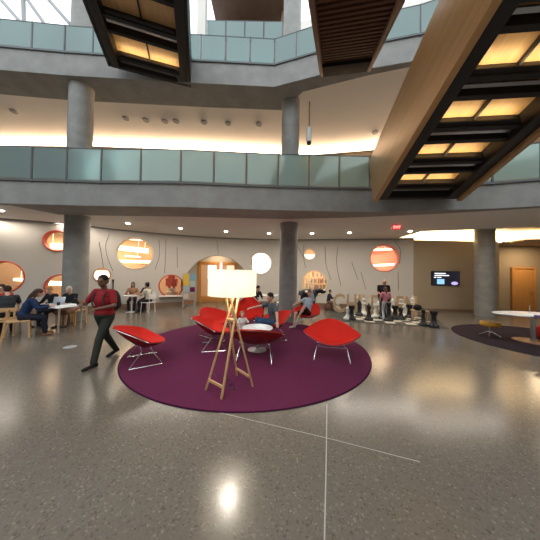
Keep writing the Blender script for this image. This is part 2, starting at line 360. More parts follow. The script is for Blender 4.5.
# book shelves behind the lower round window
rt = empty('bookshelf', (backpt(314, 283, 14.0).x, 14.3, 0), 0, 'tall lit bookshelf behind the round window near the column', 'bookshelf')
b = MB(); w = 2.4
for z in (.05, .45, .85, 1.25, 1.65): b.box((0, 0, z), (w, .3, .03))
for x in (-w/2, -.4, .4, w/2): b.box((x, 0, .85), (.03, .3, 1.65))
b.build('shelf', M['cream'], rt, smooth=False)
bc = [(.45, .13, .08), (.25, .25, .28), (.6, .45, .25), (.75, .7, .62), (.3, .2, .12), (.7, .6, .5)]
bm_ = [cmat(c_) for c_ in bc]; proto = {}
kb = 0
for z in (.07, .47, .87, 1.27, 1.67):
    x = -w/2+.08
    while x < w/2-.1:
        t_ = random.uniform(.05, .09); h = random.uniform(.2, .32); ci = random.randrange(6)
        if not any(abs(x-q) < .07 for q in (-.4, .4)):
            o = MB().box((0, 0, h/2), (t_, .2, h)).build('book', bm_[ci], smooth=False); o.location = (rt.location.x+x, 14.26, z)
            tag(o, 'small upright book on the lit bookshelf behind the round window', 'book', 'books behind the round window'); kb += 1
        x += t_+random.uniform(.005, .05)
alight('shelf_light', (rt.location.x, 13.5, 3.2), (math.radians(25), 0, 0), 1.6, (1, .8, .55), 60)

# recess with wooden door in the arch
c, nn, dd, AR = arch
rz = math.atan2(dd.y, dd.x)
def rec(x, y, z): return c*1+dd*x+V((-nn.x, -nn.y, 0))*y+V((0, 0, z-c.z))
rr = Matrix.Rotation(rz, 3, 'Z')
b = MB()
for xx, ww in ((-1.55, .8), (1.55, .8)): b.box(rec(xx, 1.6, 1.6), (ww, .1, 3.2), rr)
b.box(rec(0, 1.6, 2.85), (2.4, .1, .7), rr); b.box(rec(-1.92, .9, 1.6), (.1, 1.4, 3.2), rr).box(rec(1.92, .9, 1.6), (.1, 1.4, 3.2), rr); b.box(rec(0, .9, 3.25), (3.95, 1.4, .1), rr)
struct(b.build('wall_recess', M['wallw'], smooth=False), 'cream recess behind the arched opening')
dr = empty('door_1', rec(0, 1.56, 0), rz, 'wooden glazed double door inside the arch', 'door'); dr['kind'] = 'structure'
b = MB(); 
for x in (-1.1, .0, 1.1): b.box((x, 0, 1.2), (.2, .12, 2.4))
b.box((0, 0, 2.4), (2.4, .12, .2)).box((0, 0, .18), (2.2, .08, .36))
b.build('door_frame', M['doorw'], dr, bevel=.01)
MB().box((0, .02, 1.3), (2.1, .02, 2.1)).build('pane', M['pane'], dr)
o = MB().box((0, 0, 0), (.10, .05, .55)).build('lit_sign', M['neon'], smooth=False); o.location = aty(221, 267, 13.6); tag(o, 'slim violet white lit sign above the lamp shade inside the arch', 'sign')
o = MB().box((0, 0, 0), (.62, .03, .9)).build('poster', emis('backlit poster', (1, .95, .85), 1.3), smooth=False); o.location = aty(212.5, 272, 14.6); tag(o, 'backlit white poster behind the glazed door', 'poster')
o = MB().box((0, 0, 0), (.5, .03, .6)).build('poster', emis('backlit poster cream', (1, .85, .6), .9), smooth=False); o.location = aty(230.5, 269, 14.6); tag(o, 'small cream backlit poster behind the glazed door', 'poster')
alight('recess_light', rec(0, .9, 3.1), (0, 0, 0), .8, (1, .75, .45), 18)
# leaflet panel
rt = empty('leaflet_stand', (-4.25, 11.75, 0), .3, 'narrow stand of colourful posters and leaflets beside the arch', 'stand')
MB().box((0, 0, .95), (.62, .04, 1.6)).box((-.28, 0, .1), (.05, .3, .2)).box((.28, 0, .1), (.05, .3, .2)).build('board', mat('stand grey', (.35, .33, .3), .6), rt)
for x, z, w, h, cc in ((-.16, 1.42, .26, .62, (.6, .4, .05)), (.16, 1.55, .24, .35, (.15, .3, .42)), (.16, 1.2, .24, .26, (.35, .45, .42)), (.16, .9, .24, .24, (.12, .01, .06)), (-.16, .92, .26, .26, (.3, .42, .48)), (.16, .55, .24, .25, (.35, .25, .15)), (-.16, .55, .24, .25, (.6, .45, .4)), (0, .25, .5, .2, (.25, .12, .06))):
    MB().box((x, -.03, z), (w, .02, h)).build('leaflet', cmat(cc), rt, smooth=False)

# ------------------------------------------------------------------ slabs
F2 = [(-16, 5.8), (-11, 6.35), (-8.1, 6.5), (-5.1, 6.6), (-2.7, 6.55), (.2, 6.72), (3.0, 6.75), (6.2, 6.2), (7.2, 5.9), (11, 4.6), (16, 2.6)]
S2 = [(16, 2.8), (11, 4.9), (7.3, 6.1), (5, 6.85), (2.65, 7.45), (.3, 7.8), (-3.1, 7.7), (-6.2, 7.75), (-7.4, 7.7), (-7.9, 6.7), (-11, 6.55), (-16, 6)]
struct(MB().prism(F2+S2, 3.74, 4.45).build('slab_edge', M['conc'], smooth=False), 'concrete edge beam of the first gallery')
EDGE = [(16, 7.0), (10.0, 8.6), (6.7, 9.75), (6.7, 12.4)]
lowc = [p for p in reversed(S2)] + EDGE + [(7.0, 17), (-19, 17), (-19, 6)]
struct(MB().prism(lowc, 3.8, 3.86).build('ceiling', M['ceil'], smooth=False), 'plaster ceiling under the first gallery')
struct(MB().prism([(6.75, 9.75), (10.0, 8.65), (16.2, 7.0), (18.5, 7), (18.5, 17), (6.75, 17)], 4.3, 4.36).build('ceiling_cove', M['white'], smooth=False), 'raised ceiling lit by the cove')
struct(MB().prism([(6.7, 9.75), (10.0, 8.6), (16, 7.0), (16, 7.05), (10.03, 8.66), (6.76, 9.8)], 3.8, 4.3).build('trim_20', M['white'], smooth=False), 'upstand of the ceiling edge')
struct(MB().prism([(p[0], p[1]+.02) for p in F2]+[(18, 17), (-19, 17)], 4.37, 4.449).build('floor_upper', M['conc'], smooth=False), 'floor slab of the first gallery')
F3 = [(-16, 6.6), (-9.4, 7.45), (-7.3, 7.62), (-3.5, 7.82), (.03, 7.95), (1.55, 7.45), (3.4, 7.12), (4.6, 6.85), (9, 5.3), (15, 2.5)]
S3 = [(15, 2.7), (9, 5.5), (4.6, 7.05), (3.3, 7.4), (1.1, 8.15), (.42, 9.1), (-3, 9.0), (-8.2, 8.75), (-16, 8.0)]
struct(MB().prism(F3+S3, 8.6, 9.4).build('slab_edge_upper', M['conc'], smooth=False), 'concrete edge beam of the second gallery')
struct(MB().prism([p for p in reversed(S3)]+[(18, 4), (18, 17), (-19, 17), (-19, 8)], 8.72, 8.8).build('ceiling_upper', M['ceil'], smooth=False), 'plaster ceiling above the first gallery')
struct(MB().prism([(p[0], p[1]+.02) for p in F3]+[(18, 2.5), (18, 17), (-19, 17)], 9.3, 9.399).build('floor_top', M['conc'], smooth=False), 'floor slab of the second gallery')
# gallery back wall with light cove
LW = [(-18, 11.9), (-9, 11.8), (-3.9, 12.0), (1.75, 12.35), (5.2, 11.7), (9, 10.2), (17, 6.5)]
struct(MB().prism(LW+[(x, y+.15) for x, y in reversed(LW)], 4.45, 8.42).build('wall_gallery', M['beige'], smooth=False), 'beige wall at the back of the first gallery')
struct(MB().prism([(x, y-.04) for x, y in LW]+[(x, y+.2) for x, y in reversed(LW)], 8.42, 8.47).build('trim_21', M['white'], smooth=False), 'pale ledge of the cove light')
struct(MB().prism([(x, y+.75) for x, y in LW]+[(x, y+.9) for x, y in reversed(LW)], 4.45, 8.8).build('wall_cove', M['white'], smooth=False), 'white wall behind the cove light')
def covelight(pts, off, z, col, perm, tilt=-.35):
    for (x0, y0), (x1, y1) in zip(pts, pts[1:]):
        L = math.hypot(x1-x0, y1-y0); a_ = math.atan2(y1-y0, x1-x0)
        o = alight('cove_light', ((x0+x1)/2-math.sin(a_)*off, (y0+y1)/2+math.cos(a_)*off, z), (PI, 0, -a_), L, col, perm*L, 'RECTANGLE', .3)
        o.rotation_euler = Euler((PI+tilt, 0, a_), 'XYZ')
covelight(LW, .42, 8.47, (1, .70, .45), 52, tilt=1.0)
# screen wall (beige), recess and door
TW = 11.72
struct(MB().box((9.85, TW+.12, 1.85), (4.5, .24, 3.7)).build('wall_screen', M['beige'], smooth=False), 'beige wall carrying the screen')
struct(MB().prism([(12.0, 11.84), (12.1, 11.8), (12.5, 13.0), (12.3, 13.0)], 0, 3.7).build('wall_side', M['beige'], smooth=False), 'beige return wall beside the door recess')
struct(MB().prism([(12.3, 12.94), (16.6, 12.5), (16.6, 12.7), (12.3, 13.14)], 0, 3.7).build('wall_door', M['beige'], smooth=False), 'beige wall around the wooden door')
struct(MB().prism([(15.35, 12.7), (17.5, 7), (17.7, 7), (15.55, 12.7)], 0, 3.7).build('wall_right', M['beige'], smooth=False), 'beige wall at the far end')
struct(MB().prism([(7.62, 13.0), (18.3, 13.0), (18.3, 13.2), (7.62, 13.2)], 3.55, 4.3).build('wall_cove.001', M['white'], smooth=False), 'white wall behind the lower cove light')
struct(MB().prism([(7.6, TW-.02), (12.7, TW-.02), (12.9, 12.3), (7.6, 12.3)], 3.68, 3.72).build('trim_22', M['white'], smooth=False), 'ledge of the lower cove light')
struct(MB().prism([(12.6, 11.0), (15.6, 10.4), (17.5, 7), (17.7, 7), (16.2, 13), (12.6, 13)], 3.66, 3.74).build('ceiling_recess', M['beige'], smooth=False), 'lower soffit over the door recess')
struct(MB().box((9.85, TW-.012, .06), (4.4, .02, .12)).build('baseboard_screen', M['base'], smooth=False), 'dark baseboard under the screen')
covelight([(7.7, 12.1), (12.7, 12.1)], .25, 3.78, (1, .74, .4), 42)
alight('recess_lamp', (14, 11.6, 3.6), (0, 0, 0), .8, (1, .75, .45), 40)  # fill added to brighten the walls of the door recess
covelight([(12.7, 12.3), (16.5, 10.8)], .25, 3.80, (1, .74, .4), 42)
dp0, dp1 = aty(512, 310, 12.75), aty(534.5, 311, 12.6)
dr = empty('door_2', ((dp0.x+dp1.x)/2, 12.68, 0), math.atan2(-.4, 3.9), 'plain honey coloured wooden door beyond the oval table', 'door'); dr['kind'] = 'structure'
MB().box((0, -.02, 1.15), (1.0, .06, 2.3)).build('door_leaf', M['doorw'], dr, bevel=.005)
MB().box((-.56, -.02, 1.18), (.1, .1, 2.36)).box((.56, -.02, 1.18), (.1, .1, 2.36)).box((0, -.02, 2.38), (1.22, .1, .1)).build('door_frame', M['doorw'], dr, bevel=.005)
MB().cyl((.4, -.05, 1.05), (.4, -.12, 1.05), .02).cyl((.4, -.12, 1.05), (.28, -.12, 1.05), .015).build('door_handle', M['steel'], dr)
# screen
s0, s1 = aty(431, 271, TW), aty(458.5, 285.3, TW); sw, sh = s1.x-s0.x, s0.z-s1.z
tv = empty('wall_screen_display', ((s0.x+s1.x)/2, TW-.05, (s0.z+s1.z)/2), 0, 'flat black display screen hung on the beige wall', 'screen')
MB().box((0, 0, 0), (sw, .08, sh)).build('casing', M['black'], tv, bevel=.01)
MB().box((0, -.045, 0), (sw-.05, .01, sh-.05)).build('display', M['screen'], tv, smooth=False)
MB().box((-sw*.22, -.052, sh*.33), (sw*.4, .006, .05)).box((-sw*.16, -.052, sh*.19), (sw*.52, .006, .05)).box((-sw*.4, -.052, sh*.05), (sw*.08, .006, .05)).box((-sw*.25, -.052, sh*.05), (sw*.16, .006, .04)).build('caption', M['scrw'], tv, smooth=False)
MB().box((-sw*.2, -.052, -sh*.25), (sw*.26, .006, sh*.36)).build('picture', M['scrb'], tv, smooth=False)
b = MB(); b.lathe([(.16, -.003), (.16, .003)], 24); bmesh.ops.scale(b.b, vec=(1.1, .55, 1), verts=b.b.verts); bmesh.ops.rotate(b.b, matrix=Matrix.Rotation(PI/2, 3, 'X'), verts=b.b.verts); bmesh.ops.translate(b.b, vec=(sw*.3, -.052, -sh*.36), verts=b.b.verts)
b.build('picture', M['scrp'], tv)
# atrium envelope (mostly out of view)
struct(MB().box((-19.2, 5, 7), (.4, 34, 14)).build('wall_left', M['conc'], smooth=False), 'side wall of the atrium')
struct(MB().box((19.2, 5, 7), (.4, 34, 14)).build('wall_east', M['conc'], smooth=False), 'opposite side wall of the atrium')
struct(MB().box((0, -13, 6), (38, .4, 12)).build('wall_front', M['conc'], smooth=False), 'atrium wall behind the viewer')
struct(MB().prism([(1.3, 14), (18, 11), (18, 11.3), (1.3, 14.3)], 9.4, 18).build('wall_top', M['white'], smooth=False), 'pale wall high above the second gallery')

# ------------------------------------------------------------------ downlights, exit sign, cans
def downlight(p, lab, grp, pw=26):
    rt = empty('downlight', p, 0, lab, 'downlight', grp)
    MB().lathe([(.07, -.012), (.105, -.012), (.11, 0), (.07, 0)], 20).build('trim_ring', M['ivory'], rt)
    MB().ball((0, 0, -.004), (.085, .085, .05), 10).build('lens', M['spot'], rt)
    l = bpy.data.lights.new('downlight_beam', 'SPOT'); l.energy = pw; l.spot_size = 2.0; l.spot_blend = .8; l.color = (1, .86, .68); l.shadow_soft_size = .06
    o = bpy.data.objects.new('downlight_beam', l); C.objects.link(o); o.location = V(p)+V((0, 0, -.03))
for i, (px, py) in enumerate([(1, 210), (128, 223), (180.5, 228), (226, 231), (269, 233), (312, 233), (349.5, 232.3), (410, 231)]):
    p = atz(px, py, 3.797); downlight(p, 'small round downlight in the ceiling in front of the curved wall', 'downlights along the curved wall', 100)
p = aty(500, 243.5, 11.2); p.z = 3.655; downlight(p, 'small round downlight over the door recess', 'downlight at the door recess', 25)
p = aty(463, 223, 9.5); p.z = 3.77
ex = empty('exit_sign', atz(396.5, 224, 3.8), 0, 'small red exit sign hanging from the ceiling', 'sign')
MB().cyl((0, 0, -.05), (0, 0, 0), .015).build('stem', M['grey'], ex)
MB().box((0, 0, -.13), (.34, .05, .17)).build('housing', mat('red sign face', (.55, .015, .015), .4, emit=(1, .02, .02), es=.35), ex, bevel=.008)
def text(body, size, m, parent, loc, rot=(PI/2, 0, 0), ext=.004, name='lettering', bev=0, bold=0):
    cu = bpy.data.curves.new(name, 'FONT'); cu.body = body; cu.size = size; cu.extrude = ext; cu.align_x = 'CENTER'; cu.align_y = 'CENTER'; cu.offset = bold
    t = bpy.data.objects.new(name, cu); C.objects.link(t); dg = bpy.context.evaluated_depsgraph_get(); dg.update()
    me = bpy.data.meshes.new_from_object(t.evaluated_get(dg)); bpy.data.objects.remove(t)
    me.materials.clear(); me.materials.append(m)
    o = bpy.data.objects.new(name, me); C.objects.link(o); o.location = loc; o.rotation_euler = rot
    if parent: o.parent = parent
    return o
text('EXIT', .14, M['exit'], ex, (0, -.03, -.13), bold=.006)
for x, y, e in ((-11, 8.4, 60), (-8.2, 9.4, 70), (-4.8, 9.6, 90), (-1.6, 10.2, 90), (1.8, 10.2, 90), (4.6, 9.4, 90), (7.4, 8.6, 60), (10.5, 7.2, 40)):
    alight('ceiling_panel_light', (x, y, 3.78 if abs(x) < 9 else 3.7), (0, 0, 0), 3.4, (1, .90, .78), e*.6)  # area fill added under the gallery, no fixture belongs to it
# small ceiling fixtures seen on the gallery ceiling
for i, (px, py) in enumerate([(14, 111), (126, 118), (146, 120), (165, 121), (176, 121), (204, 122), (228, 123), (259, 124), (375, 132)]):
    p = atz(px, py, 8.72); o = MB().lathe([(.05, -.05), (.13, -.05), (.15, 0), (.05, 0)], 16).build('ceiling_fixture', M['grey']); o.location = p
    tag(o, 'small round grey fixture on the ceiling over the gallery', 'ceiling fixture', 'ceiling fixtures over the gallery')
p = aty(309.5, 107, 8.5); q = aty(309, 144, 8.5)
pl = empty('pendant_lamp', (q.x, 8.5, q.z), 0, 'white cylinder pendant hanging beside the upper column', 'pendant lamp')
MB().cyl((0, 0, .62), (0, 0, p.z-q.z+.2), .025).build('rod', M['brown'], pl)
MB().cyl((0, 0, .08), (0, 0, .62), .1, n=24).build('shade', M['wtab'], pl)
MB().cyl((0, 0, 0), (0, 0, .08), .085, n=24).build('rim', M['blk'], pl)

# ------------------------------------------------------------------ glass balustrades
def railing(path, z0, h, label, name='glass_balustrade', step=1.03, off=.04):
    rt = empty(name, (path[0][0], path[0][1], z0), 0, label, 'balustrade')
    O = V((path[0][0], path[0][1], z0))
    P = [V((x, y, 0)) for x, y in path]
    hr = MB(); bt = MB(); pts = []
    for p, q in zip(P, P[1:]):
        L = (q-p).length; n = max(1, round(L/step))
        for k in range(n): pts.append(p+(q-p)*k/n)
    pts.append(P[-1])
    for p in pts: 
        if abs(p.x) < 13: MB().box(p+V((0, 0, h/2-.02))-V((O.x, O.y, 0)), (.035, .05, h+.08)).build('post', M['postm'], rt, smooth=False)
    for p, q in zip(pts, pts[1:]):
        d = (q-p); a_ = math.atan2(d.y, d.x); c_ = (p+q)/2-V((O.x, O.y, 0))
        R = Matrix.Rotation(a_, 3, 'Z')
        if abs(p.x) < 13: MB().box(c_+V((0, 0, h/2+.02)), (d.length-.07, .015, h-.08), R).build('glass_panel', M['glass'], rt, smooth=False)
        bt.box(c_+V((0, 0, .0)), (d.length, .07, .06), R); hr.box(c_+V((0, 0, h)), (d.length, .03, .025), R)
    bt.build('base_rail', M['postm'], rt, smooth=False); hr.build('top_rail', M['postm'], rt, smooth=False)
    return rt
railing([(x, y-.01) for x, y in F2[1:10]], 4.45, 1.0, 'glass balustrade with steel posts along the first gallery')
railing([(x, y-.01) for x, y in F3[1:9]], 9.4, .95, 'glass balustrade with steel posts along the second gallery', step=.98)
# things high up at the back
struct(MB().box((-1.6, 12.8, 13.6), (4.3, 2.6, .9)).build('slab_edge_top', M['conc'], smooth=False), 'concrete edge of the highest gallery')
railing([(-3.55, 11.48), (.45, 11.48)], 14.05, 1.05, 'short glass balustrade on the highest gallery', step=.9)
struct(MB().box((-1.3, 12.6, 16.6), (4.2, 2.4, .5)).build('ceiling_top', M['slat'], smooth=False), 'brown slatted ceiling over the highest gallery')
struct(MB().box((-1.3, 13.6, 15.0), (3.6, .2, 3)).build('wall_highest', M['brown'], smooth=False), 'brown wall of the highest gallery')
struct(MB().box((.65, 12.2, 13.6), (.55, .4, 8.4)).build('wall_pier', M['brown'], smooth=False), 'brown pier beside the upper column')
struct(MB().box((-3.75, 11.3, 13.6), (.42, .3, 8.4)).build('trim_23', M['white'], smooth=False), 'white pier of the highest gallery')
for a_, b_ in (((-6, -8), (22, 24)), ((23, -10), (24, 24)), ((22, -8), (46, 26)), ((40, -10), (70, 24))):
    o = MB().cyl(aty(*a_, 13.4), aty(*b_, 13.4), .11).build('steel_strut', M['grey']); tag(o, 'thin steel strut crossing the bright glazed roof', 'strut', 'roof struts'); o['kind'] = 'structure'
struct(MB().box((-11.5, 13.0, 11.2), (11, .3, 3.6)).build('wall_upper', mat('pale blue wall', (.5, .55, .58), .7), smooth=False), 'pale wall behind the second gallery')

# ------------------------------------------------------------------ stair bridges
def bridge(name, label, Lp, Rp, du, length, side=True, bay=1.1, nb=7, start=.5, pan=.44, nlit=99):
    Lp, Rp = V(Lp), V(Rp); u = V(du).normalized(); v = (Rp-Lp).normalized(); w = (v.cross(-u)).normalized()
    if w.z < 0: w = -w
    W = (Rp-Lp).length
    R = Matrix((v, u, w)).transposed()   # local x=v (lateral), y=u (towards the viewer), z=w
    rt = bpy.data.objects.new(name, None); C.objects.link(rt); rt.matrix_world = Matrix.Translation(Lp) @ R.to_4x4(); tag(rt, label, 'staircase')
    for x in (.14, W-.14): MB().box((x, length/2, .19), (.26, length, .38)).build('stringer', M['blk'], rt, bevel=.01)
    if side:
        MB().box((-.06, length/2, .64), (.12, length, 1.45)).build('side_panel', M['oaks'], rt, bevel=.01)
        MB().box((W+.06, length/2, .55), (.12, length, 1.25)).build('side_panel', M['oaks'], rt, bevel=.01)
    else:
        MB().box((-.04, length/2, .45), (.08, length, .9)).build('side_panel', M['blk'], rt, bevel=.01)
        MB().box((W+.04, length/2, .45), (.08, length, .9)).build('side_panel', M['blk'], rt, bevel=.01)
    MB().box((W/2, length/2, .36), (W-.5, length, .05)).build('wood_soffit', M['soff'], rt, smooth=False)
    MB().box((W/2, length/2, .48), (W-.04, length, .16)).build('walkway', M['blk'], rt, smooth=False)
    MB().box((W/2, length/2, .29), (.035, length, .07)).build('conduit', M['blk'], rt, smooth=False)
    MB().box((W/2, .05, .18), (W-.5, .1, .36)).build('cross_beam', M['blk'], rt, smooth=False)
    for i in range(nb):
        y = start+i*bay
        MB().box((W/2, y-.11, .2), (W-.5, .08, .26)).build('cross_beam', M['blk'], rt, smooth=False)
        MB().box((W/2, y-.25, .15), (W-.62, .06, .04)).build('reflector', M['steel'], rt, smooth=False)
        f = MB().box((W/2, y-.03, .13), (W-.7, .07, .03)).build('light_bar', M['blk'], rt, smooth=False)
        if i < nlit:
            MB().box((0, 0, .017), (W-.74, .05, .006)).build('led_strip', M['led'], f, smooth=False).location = (W/2, y-.03, .13)
        MB().box((W/2, y+pan+.04, .2), (W-.5, .08, .26)).build('cross_beam', M['blk'], rt, smooth=False)
    return rt
e0, e1 = aty(377, 200, 6.35), aty(456, 197, 6.15)
bridge('stair_bridge', 'broad wooden stair with honey side panel and lit underside crossing overhead', e0, (e1.x, e1.y-.05, e0.z), (-.08, -1, .30), 9.0, True, .88, 9)
e0, e1 = aty(111, 67, 7.3), aty(188, 71, 7.5)
bridge('stair_bridge', 'black framed stair with glowing wood underside ending at the second gallery', e0, (e1.x-.06, e1.y, e0.z), (.58, -1, .13), 7.2, False, 1.15, 6, start=.42, pan=.62, nlit=1)
# slatted stair
e0, e1 = aty(323, 76, 7.1), aty(366, 67, 6.95)
Lp = e0; Rp = V((e1.x, e1.y, e0.z)); u = V((-.27, -1, -.575)).normalized(); v = (Rp-Lp).normalized(); w = v.cross(-u).normalized()
if w.z < 0: w = -w
v = (-u).cross(w).normalized()*(1 if (-u).cross(w).dot(v) > 0 else -1)
rt = bpy.data.objects.new('slatted_stair', None); C.objects.link(rt); rt.matrix_world = Matrix.Translation(Lp) @ Matrix((v, u, w)).transposed().to_4x4()
tag(rt, 'dark steep stair with brown slatted underside between the two lit stairs', 'staircase')
W = (Rp-Lp).length; Ln = 6.4
for x in (-.04, W+.04): MB().box((x, Ln/2, .22), (.1, Ln, .5)).build('stringer', mat('stringer brown', (.12, .07, .045), .7, noise=.2, spec=.2) if x < 0 else bpy.data.materials['stringer brown'], rt, bevel=.01)
MB().box((W/2, Ln/2, .3), (W-.02, Ln, .1)).build('walkway', M['blkm'], rt, smooth=False)
MB().box((W/2, .5, .12), (W-.02, 1.0, .3)).build('landing_box', M['blkm'], rt, bevel=.01)
b = MB(); y = 1.1
while y < Ln: b.box((W/2, y, .1), (W-.04, .1, .12)); y += .19
b.build('slats', mat('slat brown', (.05, .022, .013), .8, noise=.2, spec=.1), rt, smooth=False)

# ------------------------------------------------------------------ rugs
rc = V((-.253*1.8, 3.161*1.8, 0)); RR = 1.558*1.8
rt = empty('round_rug', rc, 0, 'large round purple rug under the red chairs', 'rug')
MB().lathe([(RR-.02, -.002), (RR-.02, .012), (RR-.03, .014), (0, .014)], 128).build('pile', M['rug'], rt)
MB().tube([(RR*math.cos(a_*PI/64)-.012*math.cos(a_*PI/64), RR*math.sin(a_*PI/64)-.012*math.sin(a_*PI/64), .006) for a_ in range(128)], .012, 6, True).build('binding', M['rope'], rt)
# second rug: fit ellipse
ra = [atz(448.5, 330), atz(477, 324.5), atz(477, 343), atz(540, 355)]
cx, cy, ca, cb = 8.75, 6.9, 3.0, 1.0
def circ(p, q, r):
    ax, ay, bx, by, dx, dy = p.x, p.y, q.x, q.y, r.x, r.y; d = 2*(ax*(by-dy)+bx*(dy-ay)+dx*(ay-by))
    ux = ((ax*ax+ay*ay)*(by-dy)+(bx*bx+by*by)*(dy-ay)+(dx*dx+dy*dy)*(ay-by))/d; uy = ((ax*ax+ay*ay)*(dx-bx)+(bx*bx+by*by)*(ax-dx)+(dx*dx+dy*dy)*(bx-ax))/d
    return ux, uy, math.hypot(ax-ux, ay-uy)
cx, cy, cr_ = circ(ra[0], ra[2], ra[3])
print('RUG2', cx, cy, cr_, [tuple(round(c, 2) for c in p) for p in ra])
cx, cy, cr_ = 8.0, 6.4, 2.15
o = MB().lathe([(cr_, -.002), (cr_, .01), (cr_-.01, .013), (0, .013)], 96).build('round_rug', M['rug2']); o.location = (cx, cy, 0)
tag(o, 'dark plum round rug under the white oval table', 'rug')

# ------------------------------------------------------------------ red diamond chairs
def shellz(u, v, hb=.41, hf=.08, hs=.22):
    vm = max((1-min(1, abs(u))**1.75)**.95, 1e-4); q = min(1, abs(v)/vm)
    k = 1-min(1, abs(u))**2
    return .30+hs*abs(u)**2.1+(hb*q**1.7*k if v < 0 else hf*q*q*k)
def diamond(kind='diamond'):
    rt = empty(kind+'_chair', (0, 0, 0), 0, 'x', 'chair')
    sx, sy, pw, hb, hf, hs = (.60, .44, 1.28, .41, .06, .21)
    NR, NT = 14, 72
    def pt(r, th, dz=0, k=1):
        c_, s_ = math.cos(th), math.sin(th)
        lo_, hi_ = 0., 2.
        for _ in range(30):
            mi_ = (lo_+hi_)/2
            if abs(mi_*c_) < 1 and abs(mi_*s_) < (1-abs(mi_*c_)**1.75)**.95: lo_ = mi_
            else: hi_ = mi_
        u, v = lo_*c_*r, lo_*s_*r
        z = shellz(u, v, hb, hf, hs)
        y = v*sy-.10*v*v if v < 0 else v*.36
        return V((u*sx*k, y*k, z+dz))
    def sheet(mb, dz, k, flip):
        g = [[mb.b.verts.new(pt(i/NR, 2*PI*j/NT, dz, k)) for j in range(NT)] for i in range(1, NR+1)]
        c_ = mb.b.verts.new(pt(0, 0, dz, k))
        for j in range(NT):
            f = (c_, g[0][j], g[0][(j+1) % NT]); mb.b.faces.new(f if not flip else f[::-1])
        for i in range(NR-1):
            for j in range(NT):
                f = (g[i][j], g[i+1][j], g[i+1][(j+1) % NT], g[i][(j+1) % NT]); mb.b.faces.new(f if not flip else f[::-1])
        return g[-1]
    b = MB(); top = sheet(b, .03, 1.0, False); bot = sheet(b, .008, 1.0, True)
    for j in range(NT): b.b.faces.new((top[j], bot[j], bot[(j+1) % NT], top[(j+1) % NT]))
    b.build('seat_pad', M['red'], rt)
    b = MB(); top = sheet(b, .006, .99, False); bot = sheet(b, -.004, .99, True)
    for j in range(NT): b.b.faces.new((top[j], bot[j], bot[(j+1) % NT], top[(j+1) % NT]))
    b.build('seat_backing', M['redd'], rt)
    b = MB().tube([pt(1.0, 2*PI*j/NT, .0, 1.0) for j in range(NT)], .006, 6, True); b.build('wire_rim', M['chrome'], rt)
    b = MB()
    for k in range(-5, 6):
        for sgn in (1, -1):
            pts = []
            for t in range(-12, 13):
                q = t/12; u = (k/6+q)/2*1.0; v = (k/6-q)/2*sgn
                if abs(u) < 1 and abs(v) < (1-abs(u)**1.75)**.95-.02: pts.append(V((u*sx, (v*sy-.10*v*v if v < 0 else v*.36), shellz(u, v, hb, hf, hs)-.008)))
            if len(pts) > 2: b.tube(pts, .0028, 4)
    b.build('wire_basket', M['chrome'], rt)
    for s in (-1, 1):
        x = .36*s
        b = MB().tube([(.24*s, -.02, .30), (.31*s, -.08, .27), (x, -.27, .025), (x, -.29, .008), (x, -.26, .008), (x, .24, .008), (x, .27, .008), (x, .26, .03), (.31*s, .1, .25), (.24*s, .06, .29)], .007, 7)
        b.build('leg_frame', M['chrome'], rt)
    MB().tube([(-.31, .1, .25), (-.15, .1, .245), (.15, .1, .245), (.31, .1, .25)], .007, 7).tube([(-.31, -.08, .27), (.31, -.08, .27)], .007, 7).build('cross_bar', M['chrome'], rt)
    return rt
